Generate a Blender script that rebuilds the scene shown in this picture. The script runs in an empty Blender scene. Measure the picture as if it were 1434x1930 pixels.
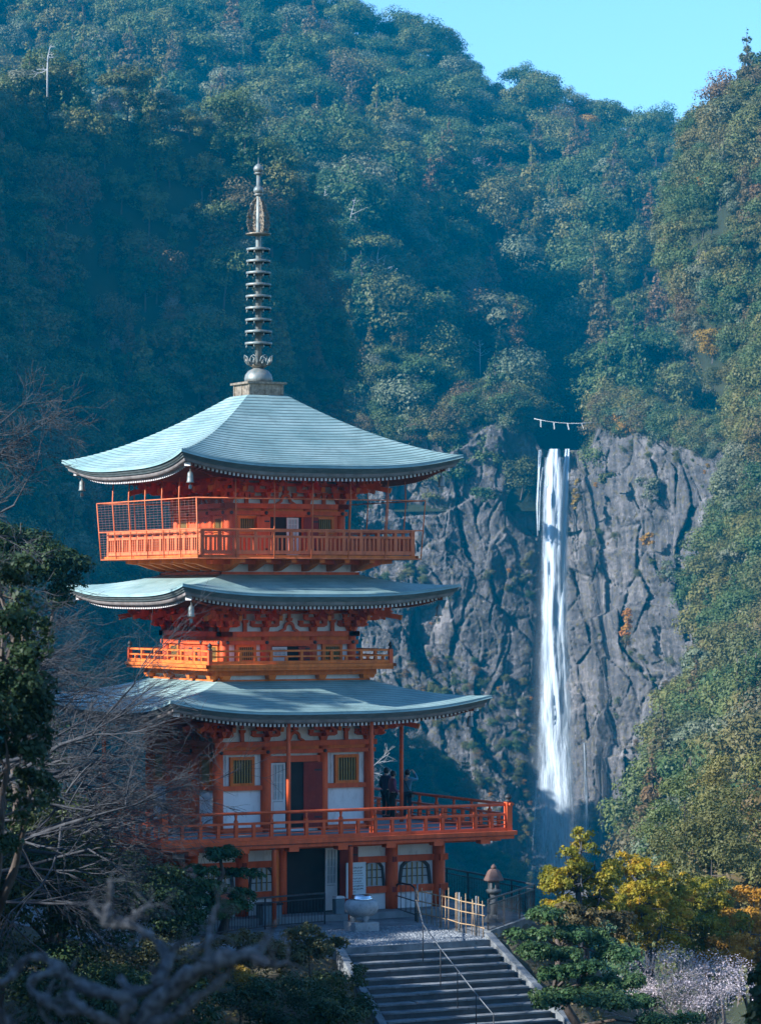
import bpy, math, random
import numpy as np

# ------------------------------------------------------------------ camera, sky, sun, exposure
S = bpy.context.scene
COL = S.collection
R_ = math.radians
F, CX, EY, CH = 6000.0, 717.0, 1120.0, 10.1      # focal length in photo pixels, centre column, eye line, eye height
cam = bpy.data.cameras.new('camera')
cam.sensor_width = 36.0
cam.lens = 36.0 * F / 1930.0
cam.shift_y = (EY - 965.0) / 1930.0
cam.clip_start, cam.clip_end = 0.5, 9000
cam.dof.use_dof = True
cam.dof.focus_distance = 104
cam.dof.aperture_fstop = 4.4
camo = bpy.data.objects.new('camera', cam)
camo.location = (0, 0, CH)
camo.rotation_euler = (R_(90), 0, 0)
COL.objects.link(camo)
S.camera = camo

SUN_EL = R_(28.0)
SUN_AZ = math.atan2(-0.42, -0.907)                # direction towards the sun: from the left, a little behind the camera
sun_dir = (math.cos(SUN_EL) * math.cos(SUN_AZ), math.cos(SUN_EL) * math.sin(SUN_AZ), math.sin(SUN_EL))
w = bpy.data.worlds.new('World')
S.world = w
w.use_nodes = True
nt = w.node_tree
sky = nt.nodes.new('ShaderNodeTexSky')
sky.sky_type = 'NISHITA'
sky.sun_disc = False
sky.sun_elevation = SUN_EL
sky.sun_rotation = math.atan2(sun_dir[0], sun_dir[1])
sky.air_density, sky.dust_density, sky.ozone_density = 1.2, 0.2, 4.0
sky.altitude = 300
bg = nt.nodes['Background']
bg.inputs['Strength'].default_value = 0.088
nt.links.new(sky.outputs[0], bg.inputs['Color'])
sl = bpy.data.lights.new('sun', 'SUN')
sl.energy = 5.0
sl.angle = R_(0.5)
sl.color = (1.0, 0.87, 0.70)
so = bpy.data.objects.new('sun', sl)
so.rotation_euler = (math.pi / 2 - SUN_EL, 0, SUN_AZ + math.pi / 2)
so.location = (-60, -20, 60)
COL.objects.link(so)
S.view_settings.view_transform = 'Standard'
S.view_settings.look = 'None'
S.view_settings.gamma = 1.0
S.view_settings.exposure = 1.4
S.view_settings.use_white_balance = True            # the photograph's cool white balance
S.view_settings.white_balance_temperature = 5250
S.view_settings.white_balance_tint = 10
S.cycles.use_denoising = True
S.cycles.max_bounces = 5
S.cycles.diffuse_bounces = 3
S.cycles.glossy_bounces = 2
S.cycles.transmission_bounces = 2
S.cycles.transparent_max_bounces = 10
S.cycles.volume_bounces = 0
S.cycles.caustics_reflective = False
S.cycles.caustics_refractive = False

# ------------------------------------------------------------------ helpers
rng = np.random.default_rng(7)
random.seed(7)

def W(px, py, Y):
    """the point that the photograph shows at (px, py), at distance Y"""
    return np.array(((px - CX) / F * Y, Y, CH + (EY - py) / F * Y))

def Gz(px, py, z):
    """the point of the level z seen at (px, py)"""
    Y = F * (CH - z) / (py - EY)
    return np.array(((px - CX) / F * Y, Y, z))

def _h(ix, iy, iz):
    n = (ix.astype(np.int64) * 374761393 + iy.astype(np.int64) * 668265263 + iz.astype(np.int64) * 2147483647) & 0xffffffff
    n = ((n ^ (n >> 13)) * 1274126177) & 0xffffffff
    n = ((n ^ (n >> 16)) * 2246822519) & 0xffffffff
    return ((n ^ (n >> 15)) & 0xffffff) / float(0xffffff)

def vnoise(x, y, z=0.0):
    x, y, z = np.broadcast_arrays(np.asarray(x, float), np.asarray(y, float), np.asarray(z, float))
    ix, iy, iz = np.floor(x), np.floor(y), np.floor(z)
    fx, fy, fz = x - ix, y - iy, z - iz
    fx, fy, fz = fx * fx * (3 - 2 * fx), fy * fy * (3 - 2 * fy), fz * fz * (3 - 2 * fz)
    r = 0
    for dx in (0, 1):
        for dy in (0, 1):
            for dz in (0, 1):
                r = r + _h(ix + dx, iy + dy, iz + dz) * (fx if dx else 1 - fx) * (fy if dy else 1 - fy) * (fz if dz else 1 - fz)
    return r * 2 - 1

def cells(x, y, seed=0):
    """cellular noise: distance to the nearest and second nearest point, and the nearest one's random number"""
    ix, iy = np.floor(x), np.floor(y)
    f1 = np.full(x.shape, 9.0); f2 = f1.copy(); cid = np.zeros(x.shape); ox = np.zeros(x.shape); oy = np.zeros(x.shape)
    for dx in (-1, 0, 1):
        for dy in (-1, 0, 1):
            cx, cy = ix + dx, iy + dy
            qx = cx + _h(cx, cy, cx * 0 + seed); qy = cy + _h(cx, cy, cx * 0 + seed + 7)
            d = np.hypot(x - qx, y - qy)
            new = d < f1
            f2 = np.where(new, f1, np.minimum(f2, d))
            cid = np.where(new, _h(cx, cy, cx * 0 + seed + 13), cid)
            ox, oy = np.where(new, x - qx, ox), np.where(new, y - qy, oy)
            f1 = np.where(new, d, f1)
    return f1, f2, cid, ox, oy

def fbm(x, y, z=0.0, o=4):
    r, a, f = 0, 1.0, 1.0
    for _ in range(o):
        r = r + a * vnoise(np.asarray(x) * f + 17.3 * _, np.asarray(y) * f + 5.1 * _, np.asarray(z) * f)
        a *= 0.5
        f *= 2.03
    return r

def tag(o, label=None, cat=None, group=None, kind=None):
    if label: o['label'] = label
    if cat: o['category'] = cat
    if group: o['group'] = group
    if kind: o['kind'] = kind
    return o

def empty(name, loc=(0, 0, 0), rz=0.0, parent=None):
    o = bpy.data.objects.new(name, None)
    o.empty_display_size = 0.3
    o.location = tuple(float(v) for v in loc)
    o.rotation_euler = (0, 0, rz)
    COL.objects.link(o)
    o.parent = parent
    return o

def link(name, me, parent=None, loc=None, rot=None, scale=None):
    o = bpy.data.objects.new(name, me)
    COL.objects.link(o)
    if parent is not None: o.parent = parent
    if loc is not None: o.location = tuple(float(v) for v in loc)
    if rot is not None: o.rotation_euler = rot
    if scale is not None: o.scale = scale
    return o

def np_mesh(name, V, Fq, mats, smooth=False, mi=None, uv=None):
    """mesh from arrays: V (n,3), Fq (m,k) with k corners each"""
    V = np.asarray(V, np.float32)
    Fq = np.asarray(Fq, np.int32)
    me = bpy.data.meshes.new(name)
    k = Fq.shape[1]
    me.vertices.add(len(V))
    me.vertices.foreach_set('co', V.ravel())
    me.loops.add(Fq.size)
    me.loops.foreach_set('vertex_index', Fq.ravel())
    me.polygons.add(len(Fq))
    me.polygons.foreach_set('loop_start', np.arange(0, Fq.size, k, dtype=np.int32))
    me.polygons.foreach_set('loop_total', np.full(len(Fq), k, np.int32))
    if smooth: me.polygons.foreach_set('use_smooth', np.ones(len(Fq), bool))
    if mi is not None: me.polygons.foreach_set('material_index', np.asarray(mi, np.int32))
    for m in (mats if isinstance(mats, (list, tuple)) else [mats]): me.materials.append(m)
    if uv is not None:
        l = me.uv_layers.new(name='UVMap')
        l.data.foreach_set('uv', np.asarray(uv, np.float32)[Fq.ravel()].ravel())
    me.update(calc_edges=True)
    return me

def grid_faces(nr, nc):
    i = np.arange(nr * nc).reshape(nr, nc)
    return np.stack([i[:-1, :-1], i[:-1, 1:], i[1:, 1:], i[1:, :-1]], -1).reshape(-1, 4)

def rot_to(d):
    d = np.asarray(d, float)
    d = d / (np.linalg.norm(d) + 1e-9)
    a = np.array((0, 0, 1.0)) if abs(d[2]) < 0.9 else np.array((1.0, 0, 0))
    u = np.cross(a, d); u /= np.linalg.norm(u)
    return u, np.cross(d, u), d

class MB:
    """collects solids and builds ONE mesh"""
    def __init__(s): s.v, s.f, s.sm = [], [], []
    def add(s, vs, fs, smooth=False):
        b = len(s.v)
        s.v += [tuple(float(c) for c in v) for v in vs]
        s.f += [tuple(b + i for i in f) for f in fs]
        s.sm += [smooth] * len(fs)
        return s
    def box(s, c, d, rz=0.0, taper=1.0, axes=None):
        hx, hy, hz = d[0] / 2, d[1] / 2, d[2] / 2
        P = []
        for z, k in ((-hz, 1.0), (hz, taper)):
            for x, y in ((-hx, -hy), (hx, -hy), (hx, hy), (-hx, hy)): P.append((x * k, y * k, z))
        if axes is not None:
            P = [tuple(np.array(c) + p[0] * axes[0] + p[1] * axes[1] + p[2] * axes[2]) for p in P]
        else:
            ca, sa = math.cos(rz), math.sin(rz)
            P = [(c[0] + p[0] * ca - p[1] * sa, c[1] + p[0] * sa + p[1] * ca, c[2] + p[2]) for p in P]
        return s.add(P, [(3, 2, 1, 0), (4, 5, 6, 7), (0, 1, 5, 4), (1, 2, 6, 5), (2, 3, 7, 6), (3, 0, 4, 7)])
    def lohi(s, a, b):
        return s.box([(a[i] + b[i]) / 2 for i in range(3)], [b[i] - a[i] for i in range(3)])
    def beam(s, p, q, w_, h_):
        p, q = np.array(p, float), np.array(q, float)
        d = q - p
        L = np.linalg.norm(d); d = d / L
        up = np.array((0, 0, 1.0)) if abs(d[2]) < 0.95 else np.array((0, 1.0, 0))
        x = np.cross(up, d); x /= np.linalg.norm(x)
        y = np.cross(d, x)
        return s.box((p + q) / 2, (w_, h_, L), axes=(x, y, d))
    def tube(s, pts, rad, n=6, cap=True, smooth=True):
        pts = [np.array(p, float) for p in pts]
        if not hasattr(rad, '__len__'): rad = [rad] * len(pts)
        vs, fs = [], []
        u = None
        for i, p in enumerate(pts):
            d = pts[min(i + 1, len(pts) - 1)] - pts[max(i - 1, 0)]
            d = d / (np.linalg.norm(d) + 1e-9)
            if u is None: u = rot_to(d)[0]
            else:
                u = u - d * np.dot(u, d)
                u = u / (np.linalg.norm(u) + 1e-9)
            v = np.cross(d, u)
            for k in range(n):
                a = 2 * math.pi * k / n
                vs.append(p + rad[i] * (math.cos(a) * u + math.sin(a) * v))
        for i in range(len(pts) - 1):
            for k in range(n):
                fs.append((i * n + k, i * n + (k + 1) % n, (i + 1) * n + (k + 1) % n, (i + 1) * n + k))
        s.add(vs, fs, smooth)
        if cap:
            b = len(s.v) - len(vs)
            s.f += [tuple(b + k for k in range(n - 1, -1, -1)), tuple(b + (len(pts) - 1) * n + k for k in range(n))]
            s.sm += [False, False]
        return s
    def lathe(s, prof, n=16, c=(0, 0, 0), smooth=True, squash=(1, 1)):
        vs, fs = [], []
        for r, z in prof:
            for k in range(n):
                a = 2 * math.pi * k / n
                vs.append((c[0] + r * math.cos(a) * squash[0], c[1] + r * math.sin(a) * squash[1], c[2] + z))
        for i in range(len(prof) - 1):
            for k in range(n):
                fs.append((i * n + k, i * n + (k + 1) % n, (i + 1) * n + (k + 1) % n, (i + 1) * n + k))
        s.add(vs, fs, smooth)
        b = len(s.v) - len(vs)
        if prof[0][0] > 1e-4:
            s.f.append(tuple(b + k for k in range(n - 1, -1, -1))); s.sm.append(False)
        if prof[-1][0] > 1e-4:
            s.f.append(tuple(b + (len(prof) - 1) * n + k for k in range(n))); s.sm.append(False)
        return s
    def prism(s, poly, y0, y1, plane='xz'):
        """extrude a polygon given in (x,z) from y0 to y1"""
        n = len(poly)
        vs = [(p[0], y0, p[1]) for p in poly] + [(p[0], y1, p[1]) for p in poly]
        fs = [tuple(range(n)), tuple(range(2 * n - 1, n - 1, -1))] + [(i, n + i, n + (i + 1) % n, (i + 1) % n) for i in range(n)]
        return s.add(vs, fs)
    def mesh(s, name, mat):
        me = bpy.data.meshes.new(name)
        me.from_pydata(s.v, [], s.f)
        me.polygons.foreach_set('use_smooth', np.array(s.sm, bool))
        me.materials.append(mat)
        me.update()
        return me
    def build(s, name, mat, parent=None, **k):
        return link(name, s.mesh(name, mat), parent, **k)

# ------------------------------------------------------------------ materials
def new_mat(name):
    m = bpy.data.materials.new(name)
    m.use_nodes = True
    return m, m.node_tree, m.node_tree.nodes['Principled BSDF']

def ramp(nt, stops):
    r = nt.nodes.new('ShaderNodeValToRGB')
    e = r.color_ramp.elements
    while len(e) < len(stops): e.new(0.5)
    for i, (p, c) in enumerate(stops):
        e[i].position = p
        e[i].color = (*c, 1) if len(c) == 3 else c
    return r

def noise_node(nt, scale, detail=4.0, rough=0.55, vec=None, dist=0.0):
    n = nt.nodes.new('ShaderNodeTexNoise')
    n.inputs['Scale'].default_value = scale
    n.inputs['Detail'].default_value = detail
    n.inputs['Roughness'].default_value = rough
    n.inputs['Distortion'].default_value = dist
    if vec is not None: nt.links.new(vec, n.inputs['Vector'])
    return n

def coord(nt, scale=(1, 1, 1), kind='Object'):
    tc = nt.nodes.new('ShaderNodeTexCoord')
    mp = nt.nodes.new('ShaderNodeMapping')
    mp.inputs['Scale'].default_value = scale
    nt.links.new(tc.outputs[kind], mp.inputs['Vector'])
    return mp.outputs[0]

def bump(nt, h, strength=0.3, dist=0.05):
    b = nt.nodes.new('ShaderNodeBump')
    b.inputs['Strength'].default_value = strength
    b.inputs['Distance'].default_value = dist
    nt.links.new(h, b.inputs['Height'])
    return b.outputs[0]

def mix(nt, fac, a, b, mode='MIX'):
    m = nt.nodes.new('ShaderNodeMix')
    m.data_type = 'RGBA'
    m.blend_type = mode
    if hasattr(fac, 'is_linked'): nt.links.new(fac, m.inputs[0])
    else: m.inputs[0].default_value = fac
    for v, i in ((a, 6), (b, 7)):
        if hasattr(v, 'is_linked'): nt.links.new(v, m.inputs[i])
        else: m.inputs[i].default_value = (*v, 1)
    return m.outputs[2]

def surf(name, c1, c2, scale=3.0, rough=0.7, stretch=(1, 1, 1), bmp=0.2, bd=0.02, c3=None, metallic=0.0, spec=0.3, sc2=None):
    """a surface of two (or three) tones mottled by noise, with fine relief"""
    m, nt, b = new_mat(name)
    v = coord(nt, stretch)
    n = noise_node(nt, scale, 5, 0.6, v)
    st = [(0.32, c1), (0.68, c2)]
    r = ramp(nt, st)
    nt.links.new(n.outputs[0], r.inputs[0])
    out = r.outputs[0]
    if c3 is not None:
        n2 = noise_node(nt, sc2 or scale * 4, 6, 0.65, v)
        r2 = ramp(nt, [(0.55, (0, 0, 0)), (0.72, (1, 1, 1))])
        nt.links.new(n2.outputs[0], r2.inputs[0])
        out = mix(nt, r2.outputs[0], out, c3)
    nt.links.new(out, b.inputs['Base Color'])
    b.inputs['Roughness'].default_value = rough
    b.inputs['Metallic'].default_value = metallic
    b.inputs['Specular IOR Level'].default_value = spec
    if bmp:
        nb = noise_node(nt, scale * 6, 6, 0.6, v)
        nt.links.new(bump(nt, nb.outputs[0], bmp, bd), b.inputs['Normal'])
    return m

def leaf_mat(name, stops, trans=0.25, nscale=0.5, spread=0.5, rough=0.55):
    """foliage: the hue varies from plant to plant (object random) and from clump to clump"""
    m, nt, b = new_mat(name)
    oi = nt.nodes.new('ShaderNodeObjectInfo')
    n = noise_node(nt, nscale, 3, 0.6, coord(nt))
    ma = nt.nodes.new('ShaderNodeMath'); ma.operation = 'MULTIPLY_ADD'
    nt.links.new(n.outputs[0], ma.inputs[0])
    ma.inputs[1].default_value = spread * 1.6
    sb = nt.nodes.new('ShaderNodeMath'); sb.operation = 'MULTIPLY_ADD'
    nt.links.new(oi.outputs['Random'], sb.inputs[0])
    sb.inputs[1].default_value = 1 - spread * 0.6
    sb.inputs[2].default_value = -spread * 0.5
    nt.links.new(sb.outputs[0], ma.inputs[2])
    r = ramp(nt, stops)
    nt.links.new(ma.outputs[0], r.inputs[0])
    nt.links.new(r.outputs[0], b.inputs['Base Color'])
    b.inputs['Roughness'].default_value = rough
    b.inputs['Specular IOR Level'].default_value = 0.25
    if trans:
        t = nt.nodes.new('ShaderNodeBsdfTranslucent')
        nt.links.new(r.outputs[0], t.inputs[0])
        mx = nt.nodes.new('ShaderNodeMixShader')
        mx.inputs[0].default_value = trans
        nt.links.new(b.outputs[0], mx.inputs[1])
        nt.links.new(t.outputs[0], mx.inputs[2])
        nt.links.new(mx.outputs[0], nt.nodes['Material Output'].inputs[0])
    return m

M = {}
M['leaf'] = leaf_mat('leaf_green', [(0.0, (0.030, 0.060, 0.018)), (0.35, (0.060, 0.095, 0.024)), (0.65, (0.110, 0.125, 0.030)), (1.0, (0.175, 0.140, 0.034))])
M['leaf_olive'] = leaf_mat('leaf_olive', [(0.0, (0.060, 0.075, 0.022)), (0.5, (0.11, 0.11, 0.030)), (1.0, (0.16, 0.125, 0.036))])
M['leaf_pale'] = leaf_mat('leaf_pale', [(0.0, (0.085, 0.11, 0.055)), (0.5, (0.13, 0.145, 0.075)), (1.0, (0.16, 0.15, 0.09))])
M['leaf_brown'] = leaf_mat('leaf_brown', [(0.0, (0.075, 0.066, 0.024)), (0.5, (0.12, 0.088, 0.030)), (1.0, (0.155, 0.085, 0.032))])
M['leaf_gold'] = leaf_mat('leaf_gold', [(0.0, (0.16, 0.13, 0.018)), (0.45, (0.30, 0.19, 0.018)), (0.8, (0.42, 0.20, 0.016)), (1.0, (0.45, 0.13, 0.016))], 0.35)
M['leaf_yellow'] = leaf_mat('leaf_yellow', [(0.0, (0.06, 0.085, 0.012)), (0.4, (0.16, 0.16, 0.012)), (0.62, (0.34, 0.27, 0.014)), (0.85, (0.52, 0.30, 0.014)), (1.0, (0.50, 0.14, 0.012))], 0.4, 1.7, 1.0)
M['leaf_dark'] = leaf_mat('leaf_dark', [(0.0, (0.014, 0.030, 0.011)), (0.5, (0.032, 0.056, 0.015)), (1.0, (0.07, 0.080, 0.022))], 0.2, 0.9, 0.7)
M['needle'] = leaf_mat('pine_needle', [(0.0, (0.020, 0.050, 0.020)), (0.5, (0.042, 0.085, 0.024)), (1.0, (0.07, 0.105, 0.03))], 0.15, 1.2, 0.7)
M['leaf_shrub'] = leaf_mat('leaf_shrub', [(0.0, (0.045, 0.055, 0.020)), (0.4, (0.085, 0.085, 0.030)), (0.75, (0.13, 0.105, 0.035)), (1.0, (0.16, 0.085, 0.030))], 0.25, 1.4, 0.8)
M['twig_grey'] = leaf_mat('twig_grey', [(0.0, (0.17, 0.14, 0.12)), (1.0, (0.30, 0.25, 0.22))], 0.0, 1.0, 0.6)
M['blossom'] = leaf_mat('pale_blossom', [(0.0, (0.42, 0.36, 0.36)), (0.6, (0.58, 0.50, 0.51)), (1.0, (0.70, 0.60, 0.61))], 0.3, 2.0, 0.7)
M['deadwood'] = surf('dead_wood', (0.34, 0.33, 0.31), (0.52, 0.50, 0.47), 3.0, 0.8)
M['bark'] = surf('bark', (0.055, 0.042, 0.032), (0.115, 0.092, 0.075), 4.0, 0.9, (1, 1, 0.25), 0.5, 0.03)
M['bark_pale'] = surf('pale_bark', (0.025, 0.026, 0.029), (0.075, 0.076, 0.080), 5.0, 0.85, (1, 1, 0.4), 0.5, 0.02)
M['bark_light'] = surf('light_bark', (0.20, 0.18, 0.17), (0.32, 0.29, 0.28), 5.0, 0.85, (1, 1, 0.4), 0.4, 0.02)
M['bark_gnarl'] = surf('weathered_bark', (0.02, 0.021, 0.022), (0.17, 0.175, 0.18), 30.0, 0.85, (1, 1, 1), 0.8, 0.012)
# ------------------------------------------------------------------ far terrain
def rock_material():
    m, nt, b = new_mat('cliff_rock')
    v = coord(nt)
    n1 = noise_node(nt, 0.10, 6, 0.6, v, 0.6)
    r1 = ramp(nt, [(0.3, (0.07, 0.066, 0.066)), (0.5, (0.135, 0.125, 0.123)), (0.7, (0.225, 0.205, 0.196))])
    nt.links.new(n1.outputs[0], r1.inputs[0])
    n2 = noise_node(nt, 0.55, 6, 0.65, coord(nt, (1, 1, 0.14)), 0.4)       # water streaks that run down the face
    r2 = ramp(nt, [(0.40, (0, 0, 0)), (0.62, (1, 1, 1))])
    nt.links.new(n2.outputs[0], r2.inputs[0])
    c = mix(nt, r2.outputs[0], (0.05, 0.048, 0.05), r1.outputs[0])
    n3 = noise_node(nt, 0.9, 5, 0.6, v)
    r3 = ramp(nt, [(0.54, (0, 0, 0)), (0.66, (1, 1, 1))])
    nt.links.new(n3.outputs[0], r3.inputs[0])
    c = mix(nt, r3.outputs[0], c, (0.10, 0.085, 0.040))                     # tufts of dry moss and grass
    n4 = noise_node(nt, 2.6, 4, 0.6, coord(nt, (1, 1, 0.4)))
    r4 = ramp(nt, [(0.62, (0, 0, 0)), (0.74, (1, 1, 1))])
    nt.links.new(n4.outputs[0], r4.inputs[0])
    c = mix(nt, r4.outputs[0], c, (0.28, 0.265, 0.265))
    nt.links.new(c, b.inputs['Base Color'])
    b.inputs['Roughness'].default_value = 0.85
    b.inputs['Specular IOR Level'].default_value = 0.2
    nb = noise_node(nt, 0.8, 8, 0.7, v)
    nt.links.new(bump(nt, nb.outputs[0], 0.9, 0.8), b.inputs['Normal'])
    return m
M['rock'] = rock_material()
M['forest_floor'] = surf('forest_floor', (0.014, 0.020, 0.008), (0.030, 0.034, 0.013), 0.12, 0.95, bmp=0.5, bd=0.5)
M['soil'] = surf('soil', (0.045, 0.040, 0.024), (0.10, 0.085, 0.05), 1.2, 0.95, bmp=0.5, bd=0.05, c3=(0.05, 0.065, 0.02))

ip = np.interp
# valley floor out to the horizon
gx, gy = np.meshgrid(np.linspace(-1500, 1500, 90), np.linspace(-120, 2600, 90))
gz = -66 + 3 * fbm(gx * .01, gy * .01)
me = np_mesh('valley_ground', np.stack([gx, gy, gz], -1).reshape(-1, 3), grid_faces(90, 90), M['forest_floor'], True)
tag(link('valley_ground', me), kind='structure')

RIDGE_X = [-400, 300, 760, 850, 1000, 1100, 1180, 1240, 1330, 1800]
RIDGE_Y = [-190, -60, 82, 128, 188, 222, 238, 258, 290, 370]
def far_z(x, Y):
    px = CX + F * x / Y
    zr = CH + (EY - ip(px, RIDGE_X, RIDGE_Y)) / F * 1100
    t = (Y - 765) / (1100 - 765)
    up = np.clip(t, 0, 1) ** 0.95
    z = 50 + (zr - 50) * up - np.clip(t - 1, 0, 9) * 120
    g = fbm(x * .016 + Y * .006, Y * .007 - x * .004, 3.3, 3)
    z = z + 11 * g * np.clip(t * 3, 0, 1) * np.clip((1.05 - t) * 4, 0, 1)
    xc = ip(Y, [740, 790, 860, 950], [43, 47, 38, 10])
    wd = ip(Y, [740, 860, 950], [7.5, 13, 22])
    z = z + 36 * np.clip((16 - x) / 26, 0, 1) * np.exp(-((Y - 812) / 42.0) ** 2)           # a shoulder of the hill above the left cliff
    z = z - 25 * np.exp(-((x - xc) / wd) ** 4) * np.clip((910 - Y) / 60, 0, 1)
    return z
nr, nc = 130, 210
PXg, Yg = np.meshgrid(np.linspace(-330, 1750, nc), np.concatenate([np.linspace(757, 1110, nr - 12), np.linspace(1120, 1500, 12)]))
Yg = np.maximum(Yg, ip(PXg, [400, 500, 640, 840, 950, 1060, 1110, 1400], [774, 774, 770, 764, 761, 762, 757, 757]))
Xg = (PXg - CX) / F * Yg
FAR = np.stack([Xg, Yg, far_z(Xg, Yg)], -1)
for q, zq in ((0, 30.0), (1, 38.0)): FAR[q, :, 2] = np.minimum(FAR[q, :, 2], zq); FAR[q, :, 1] = FAR[0, :, 1] + .3 * q          # the front of the slope goes down behind the cliff
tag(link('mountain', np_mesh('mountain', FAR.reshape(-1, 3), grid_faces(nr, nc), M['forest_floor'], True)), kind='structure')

# the spur on the left: valley wall from the left edge to the cliff
CR = np.array([(-420, 215, 520), (-200, 230, 548), (0, 250, 575), (150, 245, 590), (300, 262, 596), (430, 285, 600), (505, 345, 602),
               (560, 450, 604), (598, 580, 606), (622, 720, 608), (636, 860, 609), (642, 1000, 610), (645, 1250, 611)], float)
def ruled(A, B, nu, nv, amp, fs, seed, back=None, nb=10):
    """a rough sheet between two curves (nu columns, nv rows), with a strip laid back behind the upper one"""
    ua = np.linspace(0, 1, len(A)); u = np.linspace(0, 1, nu)
    a = np.stack([ip(u, ua, A[:, k]) for k in range(3)], -1)
    b = np.stack([ip(u, np.linspace(0, 1, len(B)), B[:, k]) for k in range(3)], -1)
    v = np.linspace(0, 1, nv)[:, None, None]
    G = a[None] * (1 - v) + b[None] * v
    if back is not None:
        vb = np.linspace(0, 1, nb + 1)[1:, None, None]
        bk = np.array(back, float)
        if bk.ndim == 2: bk = np.stack([ip(u, np.linspace(0, 1, len(bk)), bk[:, k]) for k in range(3)], -1)[None]
        last = (b[None] + bk)
        skirt = np.concatenate([last * 1.0 for _ in range(4)], 0)
        for q in range(4): skirt[q, :, 1] += 6 * (q + 1); skirt[q, :, 2] += (-72 - skirt[q, :, 2]) * (q + 1) / 4
        G = np.concatenate([G, b[None] + vb * bk, skirt], 0)
    du = np.gradient(G, axis=1); dv = np.gradient(G, axis=0)
    N = np.cross(du, dv); N /= np.linalg.norm(N, axis=-1, keepdims=True) + 1e-9
    n = fbm(G[..., 0] * fs + seed, G[..., 1] * fs, G[..., 2] * fs, 4)
    return G + N * (amp * n)[..., None]
crest = np.array([W(*p) for p in CR])
bot = np.array([W(p[0] + 30, 0, p[2] - ip(p[0], [-420, 400, 600, 650], [150, 100, 30, 16])) for p in CR])
bot[:, 2] = -70
bkv = np.array([(-4, ip(p[0], [-420, 250, 450, 560], [100, 70, 45, 30]), ip(p[0], [-420, 100, 450, 560], [-40, -62, -62, -60])) for p in CR])
SPUR = ruled(bot, crest, 170, 90, 6.0, .022, 11.0, bkv, 12)
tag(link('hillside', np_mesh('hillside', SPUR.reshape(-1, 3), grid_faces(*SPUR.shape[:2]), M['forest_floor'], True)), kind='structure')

# the slope on the right
RE = np.array([(1540, 190, 640), (1420, 245, 650), (1315, 300, 655), (1285, 380, 655), (1295, 520, 640), (1345, 720, 620), (1385, 880, 600),
               (1395, 1020, 575), (1370, 1180, 535), (1325, 1340, 480), (1290, 1500, 420), (1255, 1620, 370), (1235, 1760, 330), (1225, 1900, 290), (1215, 2060, 255)], float)
le = np.array([W(*p) for p in RE])
ri = np.array([W(p[0] + 420, p[1] - 120, p[2] - 110) for p in RE])
RIGHT = ruled(ri, le, 130, 70, 5.0, .03, 41.0, (34, 90, -8), 12)
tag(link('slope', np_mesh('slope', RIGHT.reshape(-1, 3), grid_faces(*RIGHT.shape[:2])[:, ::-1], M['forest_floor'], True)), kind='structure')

# the foot of the cliff left of the fall
FT = np.array([W(430, 1250, 715), W(560, 1255, 725), W(700, 1330, 736), (W(820, 1440, 742)), W(900, 1580, 744), W(985, 1730, 746)])
FB = np.array([W(p, 1740, 600 + k * 12) for k, p in enumerate((330, 480, 640, 780, 900, 1010))])
FOOT = ruled(FB, FT, 80, 40, 4.0, .05, 71.0)
tag(link('scree', np_mesh('scree', FOOT.reshape(-1, 3), grid_faces(*FOOT.shape[:2]), M['forest_floor'], True)), kind='structure')

# the cliff
TOPX = [500, 640, 800, 880, 950, 995, 1008, 1016, 1030, 1104, 1120, 1135, 1200, 1300, 1400]
TOPY = [800, 835, 838, 806, 800, 812, 826, 842, 848, 848, 838, 815, 822, 846, 860]
BASEX = [500, 640, 840, 950, 1010, 1060, 1110, 1180, 1250, 1400]
BASEY = [772, 768, 762, 759, 759, 760, 755, 746, 738, 712]
nr, nc = 340, 460
pc = np.linspace(500, 1400, nc)
Yb = ip(pc, BASEX, BASEY)
ztop = CH + (EY - ip(pc, TOPX, TOPY)) / F * Yb + 1.6 * fbm(pc * .03, pc * 0, 2.0, 4) * (1 - np.exp(-((pc - 1062) / 60) ** 8))
v = np.linspace(0, 1, nr)[:, None]
Z = -70 + (ztop[None] + 70) * v
X = np.broadcast_to(((pc - CX) / F * Yb)[None], Z.shape)
wob = fbm(X * .03, Z * .02, 1.0, 3)
led = (Z + 9 * wob + 0.18 * X) / 15.0
saw = (led - np.floor(led))
D = 4.6 * (saw ** 2.0) * (0.6 + 0.5 * fbm(X * .02, np.floor(led) * 3.7, 5.0, 2))          # ledges: each bed leans out to its lip
led2 = (Z + 4 * fbm(X * .08, Z * .05, 8.0, 3)) / 4.3
D += 0.75 * ((led2 - np.floor(led2)) ** 2) * (vnoise(X * .12, np.floor(led2) * 5.1, 2.0) + 0.5)
col = (X + 2.2 * fbm(X * .1, Z * .1, 4.0, 3) + 0.12 * Z) / 5.2
wx = X + 2.0 * fbm(X * .07, Z * .07, 4.0, 3) + .10 * Z
wz = Z + 2.5 * fbm(X * .05, Z * .09, 6.0, 3) + .12 * X
for sx_, sz_, am_, ck, sd in ((12.0, 27.0, 3.8, 1.2, 3), (4.4, 11.0, 1.9, 1.2, 5), (3.4, 2.2, .5, .4, 9), (1.3, 4.2, .32, .35, 4)):     # blocks between the joints, cracks along them
    f1, f2, cid, ox, oy = cells(wx / sx_, wz / sz_, sd)
    t1, t2 = (cid * 7.31) % 1, (cid * 13.7) % 1
    D += am_ * (.75 * (cid - .5) + 1.5 * (t1 - .5) * ox + 1.3 * (t2 - .35) * oy) - .5 * ck * np.exp(-((f2 - f1) / .05) ** 2)      # each block a tilted facet
D += 3.0 * fbm(X * .025, Z * .025, 12.0, 4) + 0.5 * fbm(X * .2, Z * .16, 3.0, 4)
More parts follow.
